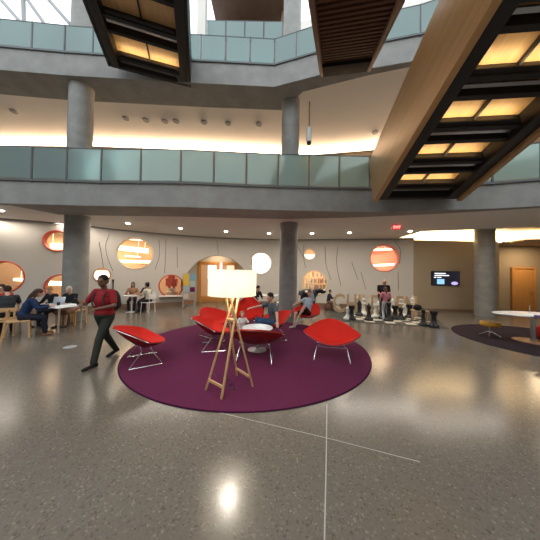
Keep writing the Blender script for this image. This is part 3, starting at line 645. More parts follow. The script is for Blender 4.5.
def birdchair():
    rt = empty('bird_chair', (0, 0, 0), 0, 'x', 'chair')
    # tall winged back + seat from one surface
    def S(u, v):   # u -1..1 across, v 0 front .. 1 top
        prof = [(0, .38, .38, .28), (.25, .18, .335, .33), (.45, -.06, .33, .40), (.62, -.22, .50, .49), (.8, -.33, .76, .40), (1.0, -.42, 1.0, .17)]
        for a_, b_ in zip(prof, prof[1:]):
            if v <= b_[0]+1e-9:
                t = (v-a_[0])/(b_[0]-a_[0]); t2 = t
                y, z, wd = [a_[i]+(b_[i]-a_[i])*t2 for i in (1, 2, 3)]; break
        return V((u*wd, y+.14*u*u*(1 if v > .4 else .3), z+.12*u*u*(1-v)+(.05*(1-abs(u)**2) if v > .95 else 0)))
    NU, NV = 20, 26; 
    for nm, dz, th, m_ in (('seat_pad', .02, .035, 'red'), ('seat_backing', -.012, .01, 'redd')):
        b = MB(); G = []
        for lay in (0, 1):
            G.append([[b.b.verts.new(S(i/NU*2-1, j/NV)+V((0, (dz+lay*th)*min(1, j/NV*1.6), (dz+lay*th)*(1-j/NV)))) for i in range(NU+1)] for j in range(NV+1)])
        for lay in (0, 1):
            for j in range(NV):
                for i in range(NU): b.b.faces.new((G[lay][j][i], G[lay][j][i+1], G[lay][j+1][i+1], G[lay][j+1][i]))
        loop = [(0, i) for i in range(NU)]+[(j, NU) for j in range(NV)]+[(NV, i) for i in range(NU, 0, -1)]+[(j, 0) for j in range(NV, 0, -1)]
        for k in range(len(loop)):
            a_, c_ = loop[k], loop[(k+1) % len(loop)]; b.b.faces.new((G[0][a_[0]][a_[1]], G[0][c_[0]][c_[1]], G[1][c_[0]][c_[1]], G[1][a_[0]][a_[1]]))
        o = b.build(nm, M[m_], rt)
    MB().tube([S(i/10*2-1, 1) for i in range(11)]+[S(1, 1-j/12) for j in range(1, 13)]+[S(1-i/10*2, 0) for i in range(1, 11)]+[S(-1, j/12) for j in range(1, 12)], .007, 6, True).build('wire_rim', M['chrome'], rt)
    for s in (-1, 1):
        x = .34*s
        MB().tube([(.22*s, -.02, .33), (.25*s, -.08, .29), (x, -.30, .025), (x, -.32, .008), (x, -.28, .008), (x, .24, .008), (x, .27, .008), (x, .26, .03), (.24*s, .1, .28), (.22*s, .06, .32)], .008, 7).build('leg_frame', M['chrome'], rt)
    MB().tube([(-.25, .1, .28), (.25, .1, .28)], .007, 7).tube([(-.25, -.08, .29), (.25, -.08, .29)], .007, 7).build('cross_bar', M['chrome'], rt)
    return rt
RUGT = .014
proto = diamond('diamond')
def face(dx, dy): return math.atan2(dy, dx)-PI/2     # local +Y points to (dx,dy)
DCH = [((1.36, 4.84), (-.22, -.97), 'empty red diamond chair alone on the open side of the rug, facing out'),
       ((-2.49, 4.50), (.83, .56), 'red diamond chair nearest the walking man, at the rug edge'),
       ((-.28, 4.72), (.06, 1), 'dark backed red diamond chair facing away beside the tripod lamp'),
       ((-1.32, 5.42), (.97, .25), 'red diamond chair turned sideways just behind the tripod lamp'),
       ((-1.55, 6.48), (.8, -.6), 'red diamond chair half hidden behind the crossed lamp legs'),
       ((.12, 6.25), (-.9, -.42), 'red diamond chair that the man in grey reclines in'),
       ((1.28, 7.75), (-.75, -.66), 'red diamond chair holding the person in the pale blue top')]
for i, ((x, y), (dx, dy), lab) in enumerate(DCH):
    o = proto if i == 0 else copy_tree(proto)
    place(o, (x, y, RUGT), face(dx, dy), lab, 'red wire chairs on the purple rug')
bc_ = birdchair(); place(bc_, (-.66, 7.05, RUGT), face(.05, -1), 'tall red chair with winged back behind the toddler', 'red wire chairs on the purple rug')
# round white table
rt = empty('coffee_table', (-.27, 5.24, RUGT), 0, 'small round white coffee table between the red chairs', 'table')
MB().lathe([(0, .50), (.35, .50), (.36, .51), (.36, .52), (.35, .53), (0, .53)], 48).build('table_top', M['wtab'], rt)
MB().cyl((0, 0, .02), (0, 0, .50), .03).lathe([(.22, 0), (.22, .012), (.04, .03)], 32).build('pedestal', M['steel'], rt)
o = MB().box((0, 0, .004), (.21, .29, .008)).build('paper', M['paper'], smooth=False); o.location = (-.22, 5.22, RUGT+.531); o.rotation_euler.z = .5; tag(o, 'sheet of white paper on the round coffee table', 'paper')

# ------------------------------------------------------------------ tripod lamp
lc = V((-.585, 3.49, 0))
lamp = empty('floor_lamp', (lc.x, lc.y, RUGT), 0, 'floor lamp with cream drum shade on four crossed wooden legs', 'lamp')
ft = [atz(205.8, 391.1), atz(221.4, 400.2), atz(252.5, 387.2), atz(237, 376.5)]
uu = ((ft[2]+ft[3])/2-(ft[0]+ft[1])/2).normalized(); pv = (ft[1]-ft[0]).normalized()
def leg(a, b, nm='leg'):
    d = (V(b)-V(a)); q = d.to_track_quat('Z', 'X').to_matrix()
    MB().box((V(a)+V(b))/2, (.026, .032, d.length), q).build(nm, M['oak'], lamp, bevel=.004)
ZT = 1.46
tops = []
for i, f in enumerate(ft):
    s = 1 if i < 2 else -1; e = (-1 if i in (0, 3) else 1)
    tops.append(uu*.09*s+pv*.05*e+V((0, 0, ZT)))
for f, t in zip(ft, tops): leg(f-lc, t)
def bar(i, j, k, nm='cross_bar'):
    a = (ft[i]-lc).lerp(tops[i], k); b_ = (ft[j]-lc).lerp(tops[j], k); d = b_-a; q = d.to_track_quat('X', 'Z').to_matrix()
    MB().box((a+b_)/2, (d.length, .022, .04), q).build(nm, M['oak'], lamp, bevel=.003)
bar(0, 1, .1); bar(3, 2, .1); bar(0, 1, .97); bar(3, 2, .97); bar(0, 1, .72); bar(3, 2, .72)
zb, zt = aty(232, 296, 3.5).z, aty(232, 271, 3.5).z
RS = .372
b = MB(); N = 64; prof = [(RS, zb), (RS, zt), (RS-.006, zt), (RS-.006, zb)]
rings = [[b.b.verts.new((r*math.cos(2*PI*k/N), r*math.sin(2*PI*k/N), z)) for k in range(N)] for r, z in prof]
for a_ in range(4):
    for k in range(N): b.b.faces.new((rings[a_][k], rings[a_][(k+1) % N], rings[(a_+1) % 4][(k+1) % N], rings[(a_+1) % 4][k]))
b.build('lamp_shade', M['shade'], lamp)
sp = MB().cyl((0, 0, ZT-.06), (0, 0, zb+.1), .012).cyl((-RS+.01, 0, zb+.08), (RS-.01, 0, zb+.08), .005, n=6).cyl((0, -RS+.01, zb+.08), (0, RS-.01, zb+.08), .005, n=6)
sp.build('shade_holder', M['steel'], lamp)
for s in (-1, 1):
    MB().cyl((.09*s, 0, zb+.06), (.09*s, 0, zb+.1), .018).build('socket', M['steel'], lamp)
    MB().ball((.09*s, 0, zb+.14), .035).build('bulb', M['bulb'], lamp)
l = bpy.data.lights.new('lamp_light', 'POINT'); l.energy = 45; l.color = (1, .9, .76); l.shadow_soft_size = .12
o = bpy.data.objects.new('lamp_light', l); C.objects.link(o); o.location = lc+V((0, 0, zb+.2))
P_ = [V((-.45, .55, .012)), V((-.3, .35, .012)), V((-.12, .3, .012)), V((.02, .15, .012)), V((-.05, .02, .012)), V((.1, -.06, .012)), V((.05, .1, .012))]
tag_ = MB().tube([p for p in cr([(p.x, p.y) for p in P_], 6)], .005, 5).build('power_cord', M['black']); tag_.location = lc+V((0, 0, RUGT+.005)); tag(tag_, 'thin black cord loosely coiled on the rug under the lamp', 'cord')

# ------------------------------------------------------------------ people
def ik(a, c, l1, l2, hint):
    a, c = V(a), V(c); d = c-a; L = d.length
    if L > (l1+l2)*.995: c = a+d.normalized()*(l1+l2)*.995; d = c-a; L = d.length
    x = (l1*l1-l2*l2+L*L)/(2*L); h = math.sqrt(max(l1*l1-x*x, 0)); dn = d.normalized(); hv = V(hint); hv = hv-dn*hv.dot(dn)
    if hv.length < 1e-4: hv = dn.orthogonal()
    return a+dn*x+hv.normalized()*h, c
def remeshed(mb, name, m, vox, parent=None, sm=4):
    o = mb.build(name, m, parent)
    md = o.modifiers.new('r', 'REMESH'); md.mode = 'VOXEL'; md.voxel_size = vox
    s2 = o.modifiers.new('s', 'SMOOTH'); s2.factor = .5; s2.iterations = sm
    realize(o); o.data.materials.clear(); o.data.materials.append(m); o.data.shade_smooth(); return o
SKIN = dict(light=(.62, .36, .25), tan=(.42, .23, .15), dark=(.16, .075, .045), pale=(.7, .45, .34))
def person(label, loc, rz, H, pelvis, lean=(0, 0), twist=0, lh=None, rh=None, lf=(-.1, 0, 0), rf=(.1, 0, 0), eh=((-.5, -.6, -.3), (.5, -.6, -.3)), kh=((0, 1, 0), (0, 1, 0)),
           look=(0, 0), tilt=0, skin='light', top=(.5, .5, .5), sleeve='short', bottom=(.05, .06, .1), legs='long', shoe=(.03, .03, .03), hair=(.03, .02, .015), hs='short', vox=.009, shoes=True, cat='person', fat=1., headk=1., topm=None):
    s = H/1.75; Z = V((0, 0, 1))
    P = V(pelvis)*s
    R = Euler((-lean[0], lean[1], twist)).to_matrix()
    ups, fw, rt_ = R @ Z, R @ V((0, 1, 0)), R @ V((1, 0, 0))
    ch = P+ups*.30*s; sh = P+ups*.475*s; nk = P+ups*.52*s
    hr = Euler((look[0], tilt, look[1])).to_matrix(); hd = nk+ups*.06*s+(hr @ V((0, .03, .115)))*s*headk
    SL, SR = sh-rt_*.175*s*fat**.5, sh+rt_*.175*s*fat**.5
    HL, HR = P-V((rt_.x, rt_.y, 0))*.095*s-V((0, 0, .02))*s, P+V((rt_.x, rt_.y, 0))*.095*s-V((0, 0, .02))*s
    lh = V(lh)*s if lh is not None else SL+V((-.06, .03, -.5))*s; rh = V(rh)*s if rh is not None else SR+V((.06, .03, -.5))*s
    EL, WL = ik(SL, lh, .28*s, .25*s, eh[0]); ER, WR = ik(SR, rh, .28*s, .25*s, eh[1])
    AL, AR_ = V(lf)*s+V((0, -.0, .08))*s, V(rf)*s+V((0, 0, .08))*s
    KL, AL = ik(HL, AL, .43*s, .42*s, kh[0]); KR, AR_ = ik(HR, AR_, .43*s, .42*s, kh[1])
    def torso(b, g=0., low=True):
        b.ball(P+ups*.05*s, ((.155*fat+g)*s, (.115*fat+g)*s, (.12+g)*s), 14, R)
        b.ball(P+ups*.17*s, ((.14*fat+g)*s, (.105*fat+g)*s, (.13+g)*s), 14, R)
        b.ball(ch, ((.158*fat+g)*s, (.115*fat+g)*s, (.16+g)*s), 14, R)
        b.ball(P+ups*.41*s, ((.165*fat+g)*s, (.10+g)*s, (.085+g)*s), 14, R)
        b.cap(SL, SR, (.052+g)*s)
    b = MB(); torso(b)
    b.cap(sh, nk+ups*.07*s, .058*s, .05*s)
    # head
    def hp(x, y, z): return hd+(hr @ V((x, y, z)))*s*headk
    k = s*headk
    b.ball(hp(0, -.012, .028), (.076*k, .094*k, .088*k), 16, hr).ball(hp(0, .022, -.035), (.058*k, .066*k, .078*k), 14, hr).ball(hp(0, .04, -.085), (.03*k, .03*k, .025*k), 10, hr)
    b.cap(hp(0, .088, .01), hp(0, .108, -.022), .010*k, .016*k).ball(hp(-.078, 0, -.005), (.012*k, .022*k, .034*k), 8, hr).ball(hp(.078, 0, -.005), (.012*k, .022*k, .034*k), 8, hr)
    b.ball(hp(0, .078, .028), (.05*k, .018*k, .012*k), 8, hr).ball(hp(0, .085, -.055), (.024*k, .012*k, .012*k), 8, hr)
    for (S_, E_, W_) in ((SL, EL, WL), (SR, ER, WR)):
        b.cap(S_, E_, .050*s, .038*s).cap(E_, W_, .038*s, .025*s)
        d = (W_-E_).normalized(); pn = (Z-d*Z.dot(d)); pn = pn.normalized() if pn.length > .2 else V((0, 1, 0)); sd = d.cross(pn).normalized()
        inn = sd if (rt_.dot(sd) > 0) == (S_ is SL) else -sd
        Rh = Matrix((sd, d, pn)).transposed()
        b.ball(W_+d*.052*s, (.040*s, .055*s, .018*s), 10, Rh)
        for q, L in ((-1.5, .062), (-.5, .074), (.5, .078), (1.5, .070)):
            base = W_+d*.085*s+inn*q*.0185*s; kn = base+(d*.95-pn*.25).normalized()*L*.5*s; b.cap(base, kn, .0095*s, .0085*s, 6).cap(kn, kn+(d*.7-pn*.7).normalized()*L*.5*s, .0085*s, .0075*s, 6)
        tb = W_+d*.03*s+inn*.03*s; t1 = tb+(d*.6+inn*.8).normalized()*.04*s; b.cap(tb, t1, .012*s, .010*s, 6).cap(t1, t1+(d+inn*.25).normalized()*.03*s, .010*s, .008*s, 6)
    ft_ = []
    for (H_, K_, A_, hint, fpos) in ((HL, KL, AL, kh[0], lf), (HR, KR, AR_, kh[1], rf)):
        b.cap(H_, K_, .082*s*fat**.5, .052*s).cap(K_, A_, .052*s, .034*s).ball(K_.lerp(A_, .3)-V((hint[0], hint[1], 0)).normalized()*.012*s, (.05*s, .05*s, .09*s), 8)
        fd = V((hint[0], hint[1], 0)).normalized(); 
        sh_ = (K_-A_).normalized(); pitch = -.15 if A_.z < .12*s else -.6*min(1, (A_.z-.1)/.2) 
        toe = A_+fd*.17*s*math.cos(pitch)+V((0, 0, -.055 if A_.z < .12*s else -.16))*s
        heel = A_-fd*.045*s+V((0, 0, -.045))*s
        toe.z = max(toe.z, .022*s); heel.z = max(heel.z, .028*s)
        b.cap(heel, toe, .034*s, .024*s, 8).cap(A_, heel, .034*s, .034*s, 8); ft_.append((A_, heel, toe, fd))
    body = remeshed(b, 'person', mat('skin '+skin, SKIN[skin], .5, noise=.05, nscale=20) if 'skin '+skin not in bpy.data.materials else bpy.data.materials['skin '+skin], vox*.85)
    for v_ in ('short', 'long', 'none'): pass
    tm = topm or cmat(top)
    b = MB(); torso(b, .014)
    for (S_, E_, W_) in ((SL, EL, WL), (SR, ER, WR)):
        if sleeve == 'long': b.cap(S_, E_, .064*s, .052*s).cap(E_, E_.lerp(W_, .93), .052*s, .036*s)
        elif sleeve == 'short': b.cap(S_, S_.lerp(E_, .72), .066*s, .058*s)
        else: b.ball(S_, .06*s, 8)
    remeshed(b, 'shirt', tm, vox, body)
    b = MB(); b.ball(P+ups*.03*s, (.168*fat*s, .13*fat*s, .11*s), 14, R)
    for (H_, K_, A_) in ((HL, KL, AL), (HR, KR, AR_)):
        if legs == 'long': b.cap(H_, K_, .096*s*fat**.5, .068*s).cap(K_, A_.lerp(K_, .04), .068*s, .056*s)
        elif legs == 'short': b.cap(H_, H_.lerp(K_, .75), .10*s*fat**.5, .085*s)
        else: b.cap(H_, K_, .105*s, .095*s)
    if legs == 'skirt': b.cap(KL, KR, .09*s)
    remeshed(b, 'trousers' if legs == 'long' else ('shorts' if legs == 'short' else 'skirt'), cmat(bottom), vox, body)
    if shoes:
        for (A_, heel, toe, fd) in ft_:
            b = MB().cap(heel, toe, .042*s, .034*s, 10).cap(A_.lerp(heel, .4), heel, .042*s, .042*s, 10).ball(heel.lerp(toe, .75), (.046*s, .046*s, .03*s), 10)
            for vv in b.b.verts: vv.co.z = max(vv.co.z, min(heel.z, toe.z)-.02*s)
            o_ = b.build('shoe', cmat(shoe), body)
    # hair
    if hs != 'bald':
        b = MB(); b.ball(hp(0, -.024, .042), (.086*k, .098*k, .088*k), 16, hr).ball(hp(0, -.05, .0), (.076*k, .062*k, .075*k), 12, hr)
        if hs in ('long', 'pony'):
            b.cap(hp(0, -.06, .03), hp(0, -.085, -.13), .072*k, .055*k)
            if hs == 'long': b.cap(hp(0, -.085, -.13), hp(0, -.09, -.24), .06*k, .035*k).cap(hp(-.07, -.02, .02), hp(-.068, -.02, -.14), .026*k, .02*k).cap(hp(.07, -.02, .02), hp(.068, -.02, -.14), .026*k, .02*k)
            else: b.cap(hp(0, -.11, .0), hp(0, -.13, -.18), .03*k, .02*k)
        if hs == 'bun': b.ball(hp(0, -.08, .12), .045*k, 10)
        remeshed(b, 'hair', cmat(hair), vox*.9, body, 3)
    for sx in (-1, 1): MB().ball(hp(.03*sx, .082, .008), (.013*k, .008*k, .007*k), 8, hr).build('eye', M['black'], body)
    MB().ball(hp(0, .098, -.052), (.022*k, .006*k, .006*k), 8, hr).build('mouth', cmat((.3, .08, .06)), body)
    body.location = loc; body.rotation_euler.z = rz; tag(body, label, cat)
    body['J'] = 0; del body['J']
    return body, dict(P=P, sh=sh, nk=nk, hd=hd, SL=SL, SR=SR, WL=WL, WR=WR, KL=KL, KR=KR, ups=ups, fw=fw, rt=rt_, s=s)

# walking man: heads for the viewer's side, camera-left
wf, wr = atz(94, 370), atz(112, 351)
wo = V(((-3.28), 4.47, 0)); dirw = V((-.22, -.97, 0)).normalized(); rz = face(dirw.x, dirw.y)
def loc2(p, o, rz): 
    d = V((p.x-o.x, p.y-o.y, p.z)); return Matrix.Rotation(-rz, 3, 'Z') @ d
lfw, lrr = loc2(wf, wo, rz), loc2(wr, wo, rz)
print('WALK', lfw, lrr)
wk, J = person('walking man in a red shirt and dark green trousers wearing a backpack', wo, rz, 1.76, (0, .02, .90), lean=(.06, 0), lh=(-.17, .30, 1.09), rh=(.13, .36, 1.17),
   lf=(-.13, .33, .0), rf=(.13, -.36, .05), eh=((-.7, -.5, -.4), (.7, -.4, -.5)), look=(-.12, .3), skin='dark', top=(.27, .014, .018), bottom=(.03, .034, .026), shoe=(.012, .012, .013), hair=(.012, .01, .009), vox=.008, fat=1.2)
b = MB(); s = J['s']; ups, fw, rt_ = J['ups'], J['fw'], J['rt']; R3 = Matrix((rt_, fw, ups)).transposed()
bk_ = J['P']+ups*.27-fw*.21
b.ball(bk_, (.145, .10, .23), 14, R3).ball(bk_-ups*.08-fw*.05, (.115, .08, .12), 12, R3)
bp_ = remeshed(b, 'backpack', cmat((.03, .03, .035)), .01); bp_.location = wo; bp_.rotation_euler.z = rz; tag(bp_, 'dark grey backpack worn by the walking man', 'backpack')
for sx in (-1, 1):
    x = rt_*.115*sx; S0 = J['P']
    o_ = MB().tube([S0+x+ups*.40-fw*.13, S0+x+ups*.505-fw*.03, S0+x+ups*.50+fw*.06, S0+x*1.05+ups*.40+fw*.128, S0+x*1.15+ups*.26+fw*.142, S0+x*1.35+ups*.16+fw*.07, S0+x*1.35+ups*.10-fw*.09], [.014]*7, 6).build('strap', cmat((.05, .05, .06)), bp_)
MB().tube([bk_+ups*.22+rt_*.02, bk_+ups*.36+rt_*.03-fw*.02, bk_+ups*.44+rt_*.035-fw*.02], [.012, .012, .022], 6).build('tool_handle', M['black'], bp_)
MB().box(bk_+ups*.30+rt_*.075, (.05, .03, .16), R3).build('bottle', M['ivory'], bp_, bevel=.008)
ph = MB().box((0, 0, 0), (.075, .012, .15)).build('phone', M['black'], bevel=.004); ph.matrix_world = Matrix.Translation(wo) @ Matrix.Rotation(rz, 4, 'Z') @ Matrix.Translation(J['WR']+V((0, .09, .05))) @ Matrix.Rotation(-.5, 4, 'X'); tag(ph, 'dark phone held out in the walking man\'s hand', 'phone')

SEAT = .42
def seated(label, loc, rz, H=1.7, sz=.45, lean=.05, feet=.0, **kw):
    s = H/1.75; pz = (sz+.09)/s
    kw.setdefault('lh', (-.17, .38, pz+.24)); kw.setdefault('rh', (.17, .38, pz+.24))
    return person(label, loc, rz, H, (0, 0, pz), (lean, 0), lf=kw.pop('lf', (-.12, .42+feet, 0)), rf=kw.pop('rf', (.12, .44+feet, 0)), kh=kw.pop('kh', ((-.15, 1, .6), (.15, 1, .6))), **kw)
# reclining man in grey
seated('man in a grey T-shirt and jeans reclining in a red chair', (.13, 6.22, RUGT), face(-.93, -.32), 1.78, .36, .12, .05, lh=(-.62, .12, .52), rh=(.16, .60, .82), eh=((-.6, -.6, -.2), (.7, .2, -.3)), look=(-.3, .35), skin='light', top=(.085, .10, .115), bottom=(.035, .075, .15), hair=(.03, .018, .012), vox=.008)
# toddler
person('small toddler in white standing at the coffee table', (-.70, 5.78, RUGT), face(.35, -.9), .80, (0, 0, .86), (.1, 0), lh=(-.2, .4, 1.2), rh=(.2, .4, 1.2), look=(-.2, -.4), skin='light', top=(.7, .68, .66), bottom=(.6, .6, .62), sleeve='long', shoe=(.5, .5, .5), hair=(.35, .2, .1), hs='short', vox=.006, headk=1.55, fat=1.15)
# person in pale top
seated('person in a pale blue top with one arm raised lounging in a red chair', (1.30, 7.77, RUGT), face(-.75, -.66), 1.68, .38, -.30, .10, lh=(-.12, -.02, 1.52), rh=(.22, .42, .78), eh=((-1, .3, .5), (.6, -.2, -.5)), rf=(.10, .56, 0), lf=(-.02, .48, .28), look=(-.05, .5), skin='light', top=(.42, .50, .58), bottom=(.02, .02, .022), legs='short', hair=(.1, .05, .03), shoe=(.5, .45, .4), vox=.009)
# chess watchers
g = atz(385, 317.5); mn = V((5.05, 9.55, .012))
mn = aty(383, 300, 9.65); mn.z = .012
person('bald man in a black T-shirt standing behind the girl at the chess set', mn, face(-.1, -1), 1.68, (0, 0, .92), (.12, 0), lh=(-.14, .28, .98), rh=(.14, .28, .98), look=(-.6, 0), skin='tan', top=(.01, .01, .012), bottom=(.03, .03, .04), hs='bald', vox=.01, fat=1.4)
gp_ = aty(386, 300, 8.95); gp_.z = .014
person('girl in a pink top and white leggings facing away among the chess pieces', gp_, face(.05, 1), 1.36, (0, 0, .92), (.05, 0), lh=(-.2, .25, 1.0), rh=(.2, .25, 1.0), look=(-.3, 0), skin='light', top=(.60, .22, .27), bottom=(.55, .55, .58), sleeve='short', hair=(.12, .06, .035), hs='long', vox=.009, shoe=(.5, .5, .5))
# child by the letter C
cp = atz(331, 311); 
seated('child in black sitting low beside the wooden letter C', (cp.x-.05, cp.y+.35, .012), face(.8, -.5), 1.3, .34, .15, .0, look=(-.2, 0), skin='tan', top=(.015, .015, .025), bottom=(.2, .12, .09), hair=(.015, .01, .01), sleeve='long', vox=.01)
o = MB().lathe([(0, 0), (.2, 0), (.21, .02), (.21, .28), (.2, .31), (0, .32)], 24).build('pouf', cmat((.16, .08, .06))); o.location = (cp.x-.05, cp.y+.33, .012); tag(o, 'low brown pouf under the child in black', 'pouf')

# ------------------------------------------------------------------ wooden chairs and table on the left
def woodchair(label, loc, rz, grp=None, col='oak', name='wooden_chair'):
    rt = empty(name, loc, rz, label, 'chair', grp)
    for sx in (-1, 1):
        MB().hexa([(sx*.22-.02, .19, 0), (sx*.22+.02, .19, 0), (sx*.22+.02, .23, 0), (sx*.22-.02, .23, 0), (sx*.21-.018, .17, .44), (sx*.21+.018, .17, .44), (sx*.21+.018, .21, .44), (sx*.21-.018, .21, .44)]).build('leg', M[col], rt, bevel=.004)
        MB().hexa([(sx*.22-.02, -.29, 0), (sx*.22+.02, -.29, 0), (sx*.22+.02, -.25, 0), (sx*.22-.02, -.25, 0), (sx*.2-.018, -.20, .74), (sx*.2+.018, -.20, .74), (sx*.2+.018, -.165, .74), (sx*.2-.018, -.165, .74)]).build('leg', M[col], rt, bevel=.004)
    MB().box((0, 0, .45), (.46, .44, .035)).build('seat', M[col], rt, bevel=.012)
    MB().box((0, -.20, .70), (.46, .022, .11)).build('backrest', M[col], rt, bevel=.008)
    MB().box((0, .19, .40), (.4, .02, .05)).box((0, -.22, .40), (.4, .02, .05)).build('seat_rail', M[col], rt, bevel=.004)
    return rt
c1 = atz(17.5, 341.7)
woodchair('pale wooden chair under the man in navy', (-6.62, 5.9, 0), face(.72, .69))
woodchair('pale wooden chair at the photo\'s edge beneath the man in the charcoal T-shirt', (-7.25, 6.15, 0), face(-.55, .83))
seated('long haired person in a navy top bent over the white table', (-6.58, 5.94, 0), face(.72, .69), 1.68, .47, .38, .02, look=(-.55, 0), top=(.012, .03, .085), sleeve='long', bottom=(.015, .017, .03), hair=(.07, .035, .025), hs='long', vox=.009, shoe=(.25, .12, .06), lh=(-.16, .52, .82), rh=(.16, .52, .82))
seated('man with a dark cap of hair in a charcoal T-shirt seated by the edge', (-7.3, 6.2, 0), face(-.75, .6), 1.72, .47, .22, .0, look=(-.35, 0), top=(.035, .035, .04), bottom=(.02, .022, .03), hair=(.035, .02, .015), vox=.009, lh=(-.16, .5, .8), rh=(.16, .5, .8))
seated('person in a bright red top mostly cut off at the photo\'s edge', (-8.35, 7.0, 0), face(.4, -.8), 1.7, .47, .15, .0, top=(.5, .03, .025), sleeve='long', bottom=(.02, .02, .03), hair=(.05, .03, .02), vox=.01, look=(-.3, 0))
def ptable(name, label, loc, rz, w, d, h=.74, m='wtab', cat='table'):
    rt = empty(name, loc, rz, label, cat)
    MB().box((0, 0, h-.015), (w, d, .03)).build('table_top', M[m], rt, bevel=.008)
    for sx in (-1, 1):
        for sy in (-1, 1): MB().cyl((sx*(w/2-.12), sy*(d/2-.1), 0), (sx*(w/2-.1), sy*(d/2-.1), h-.03), .022, .028, 12).build('leg', M['lgt'], rt)
    return rt
M['lgt'] = mat('grey beige leg', (.42, .36, .3), .5)
ptable('study_table', 'white table with an open laptop in front of the thick column', (-6.42, 6.8, 0), -.3, 1.25, .78)
ptable('study_table', 'white table at the photo\'s edge where the person in red sits', (-8.3, 6.35, 0), -.2, 1.1, .7)
woodchair('pale wooden chair under the person in red', (-8.38, 7.08, 0), face(.4, -.8))
sh1 = seated('silver haired person in a black top working on the laptop', (-6.62, 7.45, 0), face(.1, -1), 1.62, .45, .12, .0, look=(-.4, 0), top=(.012, .012, .014), sleeve='long', bottom=(.25, .14, .1), legs='skirt', hair=(.5, .42, .34), hs='short', vox=.009, lh=(-.12, .42, .82), rh=(.12, .42, .82), shoe=(.04, .03, .03))
seated('person in a black top leaning over papers beside the laptop user', (-7.2, 7.5, 0), face(-.1, -1), 1.62, .45, .30, .0, look=(-.5, .2), top=(.012, .012, .016), sleeve='long', bottom=(.02, .02, .03), hair=(.3, .16, .08), hs='short', vox=.009, lh=(-.2, .5, .8), rh=(.1, .5, .8))
woodchair('wooden chair under the silver haired person', (-6.62, 7.53, 0), face(.05, -1)); woodchair('wooden chair under the person leaning over papers', (-7.2, 7.58, 0), face(-.1, -1))
lp = empty('laptop', (-6.5, 6.95, .742), face(.05, -1)-PI, 'open silver laptop on the white table', 'laptop')
MB().box((0, .06, .009), (.34, .23, .016)).build('keyboard_base', M['lap'], lp, bevel=.004)
MB().box((0, -.07, .12), (.34, .01, .23), (-.25, 0, 0)).build('lid', M['lap'], lp, bevel=.003)
for x, y, a_, lab in ((-6.72, 6.72, .3, 'sheet of paper on the white table near the person in navy'), (-6.12, 6.62, -.4, 'sheet of paper beside the laptop'), (-6.1, 6.95, .2, 'open pages at the column end of the white table')):
    o = MB().box((0, 0, .003), (.3, .22, .006)).build('paper', M['paper'], smooth=False); o.location = (x, y, .742); o.rotation_euler.z = a_; tag(o, lab, 'paper')
o = MB().lathe([(0, 0), (.035, 0), (.04, .1), (.036, .1), (.03, .01), (0, .01)], 20).build('mug', M['black']); o.location = (-6.3, 6.65, .742); tag(o, 'small dark mug on the white table', 'mug')

# far group by the wall
def roundtable(label, x, y, h=.74, r=.35, z=0):
    rt = empty('cafe_table', (x, y, z), 0, label, 'table')
    MB().lathe([(0, h-.03), (r, h-.03), (r, h), (0, h)], 32).build('table_top', M['wtab'], rt)
    MB().cyl((0, 0, .02), (0, 0, h-.03), .028).lathe([(r*.65, 0), (r*.65, .012), (.035, .03)], 24).build('pedestal', M['wtab'], rt)
def X(px, Y): return aty(px, 290, Y).x
FY = 10.0
roundtable('small white pedestal table in front of the far seated pair', X(133.5, FY), FY-.1)
def plainchair(label, x, y, rz, grp=None):
    rt = empty('white_chair', (x, y, 0), rz, label, 'chair', grp)
    for sx in (-1, 1):
        for sy in (-1, 1): MB().cyl((sx*.2, sy*.2, 0), (sx*.18, sy*.18, .45), .014, n=8).build('leg', M['wtab'], rt)
    MB().box((0, 0, .46), (.42, .42, .03)).build('seat', M['wtab'], rt, bevel=.01)
    MB().box((0, -.2, .72), (.4, .025, .22)).cyl((-.18, -.2, .46), (-.18, -.2, .8), .012, n=8).cyl((.18, -.2, .46), (.18, -.2, .8), .012, n=8).build('backrest', M['wtab'], rt, bevel=.004)
    return rt
plainchair('white chair under the far person in the pale shirt', X(151, FY), FY-.2, face(-1, .2))
seated('far person in a pale shirt with black hair seated by the low window', (X(151.5, FY), FY-.2, 0), face(-1, .2), 1.62, .47, .15, 0, top=(.55, .52, .42), bottom=(.03, .02, .025), hair=(.012, .01, .01), hs='bun', vox=.011, sleeve='short', skin='tan')
plainchair('white chair under the far person in the tan top', X(127, FY), FY+.5, face(.4, -.9)); plainchair('white chair under the far person in dark clothes', X(139.5, FY), FY+.75, face(-.1, -1))
seated('far person in a tan top with dark hair at the pedestal table', (X(127, FY), FY+.45, 0), face(.4, -.9), 1.6, .47, .15, 0, top=(.32, .17, .10), bottom=(.03, .02, .03), hair=(.02, .012, .01), hs='long', vox=.011, skin='tan', sleeve='long')
seated('far person in dark maroon clothes between two others', (X(139.5, FY), FY+.7, 0), face(-.1, -1), 1.6, .47, .2, 0, top=(.05, .018, .025), bottom=(.05, .01, .03), hair=(.02, .012, .01), vox=.011, skin='tan', sleeve='long')
# far white tables and dark figures by the column
ptable('long_table', 'long white table at the curved wall behind the lamp', (X(272, 11.2), 11.2, 0), 0, 2.0, .7)
plainchair('white chair beside the long far table', X(281, 10.6), 10.5, face(0, 1))
seated('person in black sitting behind the lamp shade', (X(255, 9.6), 9.6, 0), face(.6, -.7), 1.66, .47, .3, 0, top=(.012, .012, .014), bottom=(.012, .012, .014), hair=(.015, .012, .01), vox=.011, sleeve='long', look=(-.4, 0))
plainchair('white chair under the person in black behind the lamp', X(255, 9.6), 9.65, face(.6, -.7))
